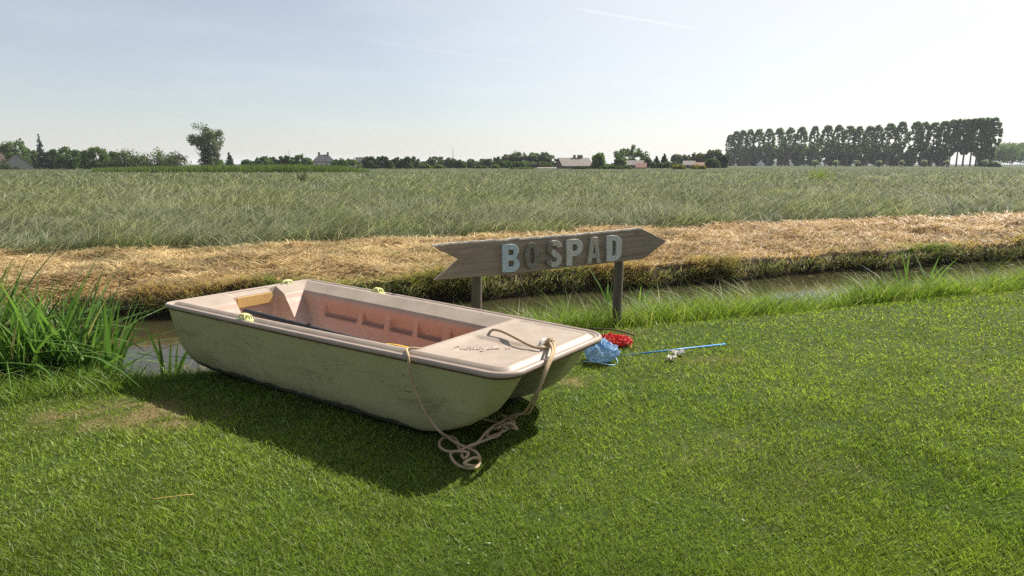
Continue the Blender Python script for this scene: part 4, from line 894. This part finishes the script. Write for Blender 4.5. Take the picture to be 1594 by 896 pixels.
# lone tufts in the meadow
def tuft(px, py, h, sp, nl, label, col): P = at(px, py, .1); o = iris((P[0], P[1]), nl, h, sp, label, width=.05, name='meadow_tuft', col=col, straight=.8); return o
tuft(470, 284, 1.25, .35, 60, 'dark upright weed tuft standing in the left meadow', ((.03, .055, .02), (.05, .08, .03)))
tuft(1277, 279, 1.2, 1.2, 130, 'bright yellow green weed patch in the right meadow', ((.12, .17, .03), (.2, .25, .05)))

# ------------------------------------------------------------------ buildings
def roofmat(name, c): return simple(name, c, .85, .22, 1.2)
M['thatch'] = roofmat('grey_thatch', (.17, .15, .135)); M['brown_roof'] = roofmat('brown_tile', (.085, .065, .055)); M['slate'] = roofmat('dark_slate', (.035, .038, .045)); M['red_roof'] = roofmat('red_tile', (.16, .085, .068)); M['moss'] = roofmat('mossy_roof', (.10, .12, .04))
M['brick'] = simple('brick_wall', (.20, .13, .10), .9, .2, 4); M['white_wall'] = simple('white_wall', (.66, .64, .6), .8, .08, 2); M['glass'] = simple('dark_glass', (.03, .035, .04), .15); M['grey_wall'] = simple('grey_wall', (.30, .29, .27), .9, .12, 3)
def house(name, px0, px1, eave, ridge, D, label, wall, roof, depth=8., hip=0., gable_front=False, chim=(), rz=0., wins=2, cat='house', base=None):
    k_ = D / F; L_ = (px1 - px0) * k_; cx = (px0 + px1) / 2; B = far(cx, 300, D); he = float(far(cx, eave, D)[2]); hr = float(far(cx, ridge, D)[2])
    r_ = empty(name, (B[0], B[1], .05), -math.atan2(B[0], B[1]) + rz, label, cat); Lw, dw = (L_, depth) if not gable_front else (depth, L_)
    m_ = MB(); m_.box((0, 0, he / 2), (Lw - .5, dw - .5, he))
    a, b = Lw / 2, dw / 2; q = a - hip
    M_ = lambda p: (p[0], p[1], p[2]) if not gable_front else (-p[1], p[0], p[2])
    mw = MB(); mw.add([M_(p) for p in [(s_ * p0[0], s_ * p0[1], p0[2]) for s_ in (1,) for p0 in [(x_, y_, z_) for x_ in (-Lw / 2 + .25, Lw / 2 - .25) for y_ in (-dw / 2 + .25, dw / 2 - .25) for z_ in (-.3, he)]]], [(0, 1, 3, 2), (4, 6, 7, 5), (0, 4, 5, 1), (2, 3, 7, 6), (1, 5, 7, 3)])
    if hip == 0:
        for s_ in (-1, 1): mw.add([M_(p) for p in [(s_ * (a - .25), -b + .25, he), (s_ * (a - .25), b - .25, he), (s_ * (a - .25), 0, hr - .15)]], [(0, 1, 2)])
    mw.build('wall', wall, r_)
    th = .22; m_ = MB()
    V = [(-a, -b, he - .15), (a, -b, he - .15), (a, b, he - .15), (-a, b, he - .15), (-q, 0, hr), (q, 0, hr)]
    V2 = V + [(x_, y_, z_ + th) for x_, y_, z_ in V]
    Fc = [(6, 7, 11, 10), (8, 9, 10, 11), (7, 8, 11), (9, 6, 10), (0, 4, 5, 1), (2, 5, 4, 3), (0, 1, 7, 6), (2, 3, 9, 8), (1, 2, 8, 7), (3, 0, 6, 9)]
    if hip: Fc += [(1, 5, 2), (3, 4, 0)]
    else: Fc = [(6, 7, 11, 10), (8, 9, 10, 11), (0, 4, 5, 1), (2, 5, 4, 3), (0, 1, 7, 6), (2, 3, 9, 8), (1, 5, 11, 7), (5, 2, 8, 11), (3, 4, 10, 9), (4, 0, 6, 10)]
    m_.add([M_(p) for p in V2], Fc); ro = m_.build('roof', roof, r_)
    for u in chim:
        m_ = MB(); m_.box(M_((u * q if hip else u * a, 0, hr + .35)), (.7, .7, 1.5)); m_.build('chimney', M['brick'], ro)
    for w_ in range(wins):
        u = (w_ + .5) / wins - .5; m_ = MB(); yy = -(dw / 2 - .25) - .03
        m_.box(M_((u * (Lw - 1.5), yy, he * .5)), (1.1, .05, he * .42) if not gable_front else (.05, 1.1, he * .42)); wi = m_.build('window', M['white_wall'], r_)
        m_ = MB(); m_.box(M_((u * (Lw - 1.5), yy - .03, he * .5)), (.9, .05, he * .34) if not gable_front else (.05, .9, he * .34)); m_.build('pane', M['glass'], wi)
    return r_
house('barn', -45, 21, 259, 231, 215, 'dark brown roofed barn cut by the left photo edge', M['brick'], M['brown_roof'], 10., cat='barn')
house('gabled_house', 11, 53, 258.5, 239, 195, 'grey gabled house with a mossy roof side at far left', M['grey_wall'], M['moss'], 9., gable_front=True, wins=0)
house('hip_roofed_house', 489, 524, 252, 241.5, 250, 'dark hip roofed house with two chimneys at mid left', M['white_wall'], M['slate'], 9., hip=2.6, chim=(-.95, .95), wins=4)
house('dark_roofed_house', 556, 582, 252, 245.5, 255, 'dark roofed house half hidden by the dark tree block', M['brick'], M['slate'], 8.)
house('low_shed', 541, 557, 259, 256.5, 245, 'low pale shed left of the half hidden dark roofed house', M['white_wall'], M['thatch'], 6., cat='shed', wins=0)
house('brick_barn', 867, 917, 258.5, 246.5, 222, 'brown barn with a long grey roof and chimneys in mid horizon', M['brick'], M['thatch'], 9., chim=(.05, .32, .5), rz=.35, wins=2, cat='barn')
house('flat_shed', 836, 866, 262.3, 261.3, 210, 'low white flat shed left of the brown barn', M['white_wall'], M['thatch'], 5., cat='shed', wins=3)
house('grey_roofed_shed', 972, 1000, 257, 250.5, 236, 'grey roofed shed below the wide domed tree', M['brick'], M['thatch'], 7., cat='shed')
house('red_roofed_shed', 988, 1005, 261, 254.5, 226, 'small red roofed shed right of the grey roofed one', M['brick'], M['red_roof'], 6., cat='shed', wins=1)
house('grey_roofed_house', 1061, 1080, 257, 251, 246, 'small grey roofed house above the yellow shrubs', M['brick'], M['thatch'], 7.)
house('red_roofed_house', 1078, 1094, 258, 253.5, 240, 'small red roofed house above the yellow shrubs', M['brick'], M['red_roof'], 7., wins=1)
house('white_house', 1174, 1188, 256.5, 248.5, 480, 'white gabled house half hidden below the poplars', M['white_wall'], M['thatch'], 9., gable_front=True, wins=1)
# masts
M['steel'] = simple('grey_steel', (.16, .165, .17), .5)
P = far(706, 300, 262); h = float(far(706, 230, 262)[2]); o = tubeo('radio_mast', [(0, 0, 0), (0, 0, h * .6), (0, 0, h)], [.16, .12, .06], M['steel'], n=6); o.location = (P[0], P[1], 0); tag(o, 'thin upright mast rising behind trees in mid horizon', 'mast')
P = far(458, 300, 240); h = float(far(453, 233.5, 240)[2]); o = tubeo('leaning_mast', [(0, 0, 0), (-.55, 0, h * .55), (-1.25, 0, h)], [.14, .11, .06], M['steel'], n=6); o.location = (P[0], P[1], 0); tag(o, 'thin leaning mast above round trees at mid left', 'mast')

# ------------------------------------------------------------------ light, sky, camera
hz = bpy.data.materials.new('thin_air'); hz.use_nodes = True; ht = hz.node_tree; ht.nodes.remove(ht.nodes['Principled BSDF'])
pv = ht.nodes.new('ShaderNodeVolumePrincipled'); pv.inputs['Color'].default_value = (.86, .92, 1., 1); pv.inputs['Density'].default_value = .00016; pv.inputs['Anisotropy'].default_value = .0
ht.links.new(pv.outputs[0], ht.nodes['Material Output'].inputs['Volume'])
m = MB(); m.box((0, 0, 21.), (15500, 15500, 46.)); tag(m.build('haze', hz), kind='stuff')
SUN_AZ, SUN_EL = R(52), R(43)         # azimuth clockwise from +Y
world = bpy.data.worlds.new('World'); SC.world = world; world.use_nodes = True; wt = world.node_tree
bg = wt.nodes['Background']; sky = wt.nodes.new('ShaderNodeTexSky'); sky.sky_type = 'NISHITA'; sky.sun_disc = False
sky.sun_elevation = SUN_EL; sky.sun_rotation = SUN_AZ; sky.air_density = 1.0; sky.dust_density = .6; sky.ozone_density = 1.0
hs = wt.nodes.new('ShaderNodeHueSaturation'); hs.inputs['Saturation'].default_value = .6
wt.links.new(sky.outputs[0], hs.inputs['Color']); mxs = wt.nodes.new('ShaderNodeMix'); mxs.data_type = 'RGBA'; mxs.inputs[0].default_value = .16; mxs.inputs[7].default_value = (4.2, 4.5, 5.35, 1)
wt.links.new(hs.outputs[0], mxs.inputs[6]); tcw = wt.nodes.new('ShaderNodeTexCoord')
def wm(op, a, b=0.):
    o_ = wt.nodes.new('ShaderNodeMath'); o_.operation = op
    for i_, v_ in enumerate((a, b)):
        if isinstance(v_, (int, float)): o_.inputs[i_].default_value = v_
        else: wt.links.new(v_, o_.inputs[i_])
    return o_.outputs[0]
def wr(v_, a, b, c_=0., d_=1.):
    o_ = wt.nodes.new('ShaderNodeMapRange'); wt.links.new(v_, o_.inputs[0])
    for i_, q_ in enumerate((a, b, c_, d_)): o_.inputs[i_ + 1].default_value = q_
    return o_.outputs[0]
def wdot(vec):
    o_ = wt.nodes.new('ShaderNodeVectorMath'); o_.operation = 'DOT_PRODUCT'; wt.links.new(tcw.outputs['Generated'], o_.inputs[0]); o_.inputs[1].default_value = tuple(vec); return o_.outputs['Value']
mpw = wt.nodes.new('ShaderNodeMapping'); mpw.inputs['Scale'].default_value = (3, 5, 16); wt.links.new(tcw.outputs['Generated'], mpw.inputs['Vector'])
nw = wt.nodes.new('ShaderNodeTexNoise'); nw.inputs['Scale'].default_value = 1.6; nw.inputs['Detail'].default_value = 6; wt.links.new(mpw.outputs[0], nw.inputs['Vector'])
veil = wr(nw.outputs['Fac'], .5, .9, 0., .15)
for (a_, b_, wd_, am_) in (((880, 10), (1095, 47), .0026, .28), ((560, 62), (850, 102), .002, .12)):   # old vapour trails
    d1 = ray(*a_); d1 /= np.linalg.norm(d1); d2 = ray(*b_); d2 /= np.linalg.norm(d2); n_ = np.cross(d1, d2); ha = np.linalg.norm(n_); n_ /= ha; md = d1 + d2; md /= np.linalg.norm(md); ca = float(md @ d1)
    tr = wm('MULTIPLY', wr(wm('ABSOLUTE', wdot(n_)), wd_, 0.), wr(wdot(md), ca, ca + (1 - ca) * .6)); veil = wm('ADD', veil, wm('MULTIPLY', tr, am_))
sv_ = (math.sin(SUN_AZ) * math.cos(SUN_EL), math.cos(SUN_AZ) * math.cos(SUN_EL), math.sin(SUN_EL)); gl_ = wr(wdot(sv_), .42, .95); veil = wm('ADD', veil, wm('MULTIPLY', gl_, .9))   # hazy glow of the sky round the sun
mx2 = wt.nodes.new('ShaderNodeMix'); mx2.data_type = 'RGBA'; mx2.inputs[7].default_value = (8.3, 8.2, 8.1, 1)
wt.links.new(veil, mx2.inputs[0]); wt.links.new(mxs.outputs[2], mx2.inputs[6]); wt.links.new(mx2.outputs[2], bg.inputs['Color']); bg.inputs['Strength'].default_value = .060
sl = bpy.data.lights.new('sun', 'SUN'); sl.energy = 5.0; sl.angle = R(.53); sl.color = (1., .93, .82)
so = bpy.data.objects.new('sun', sl); COL.objects.link(so)
from mathutils import Vector
dirv = Vector((math.sin(SUN_AZ) * math.cos(SUN_EL), math.cos(SUN_AZ) * math.cos(SUN_EL), math.sin(SUN_EL)))
so.rotation_euler = dirv.to_track_quat('Z', 'Y').to_euler(); so.location = (20, 20, 30)
cam = bpy.data.cameras.new('camera'); cam.sensor_width = 36; cam.lens = F / 1594 * 36; cam.clip_end = 20000; cam.clip_start = .05
cob = bpy.data.objects.new('camera', cam); COL.objects.link(cob); cob.location = (0, 0, EYE); cob.rotation_euler = (math.pi / 2 - PITCH, 0, 0); SC.camera = cob
SC.view_settings.view_transform = 'Standard'; SC.view_settings.look = 'None'; SC.view_settings.exposure = 1.08; SC.view_settings.gamma = 1.
SC.cycles.max_bounces = 6; SC.cycles.transparent_max_bounces = 8; SC.cycles.use_denoising = False; SC.cycles.use_adaptive_sampling = False
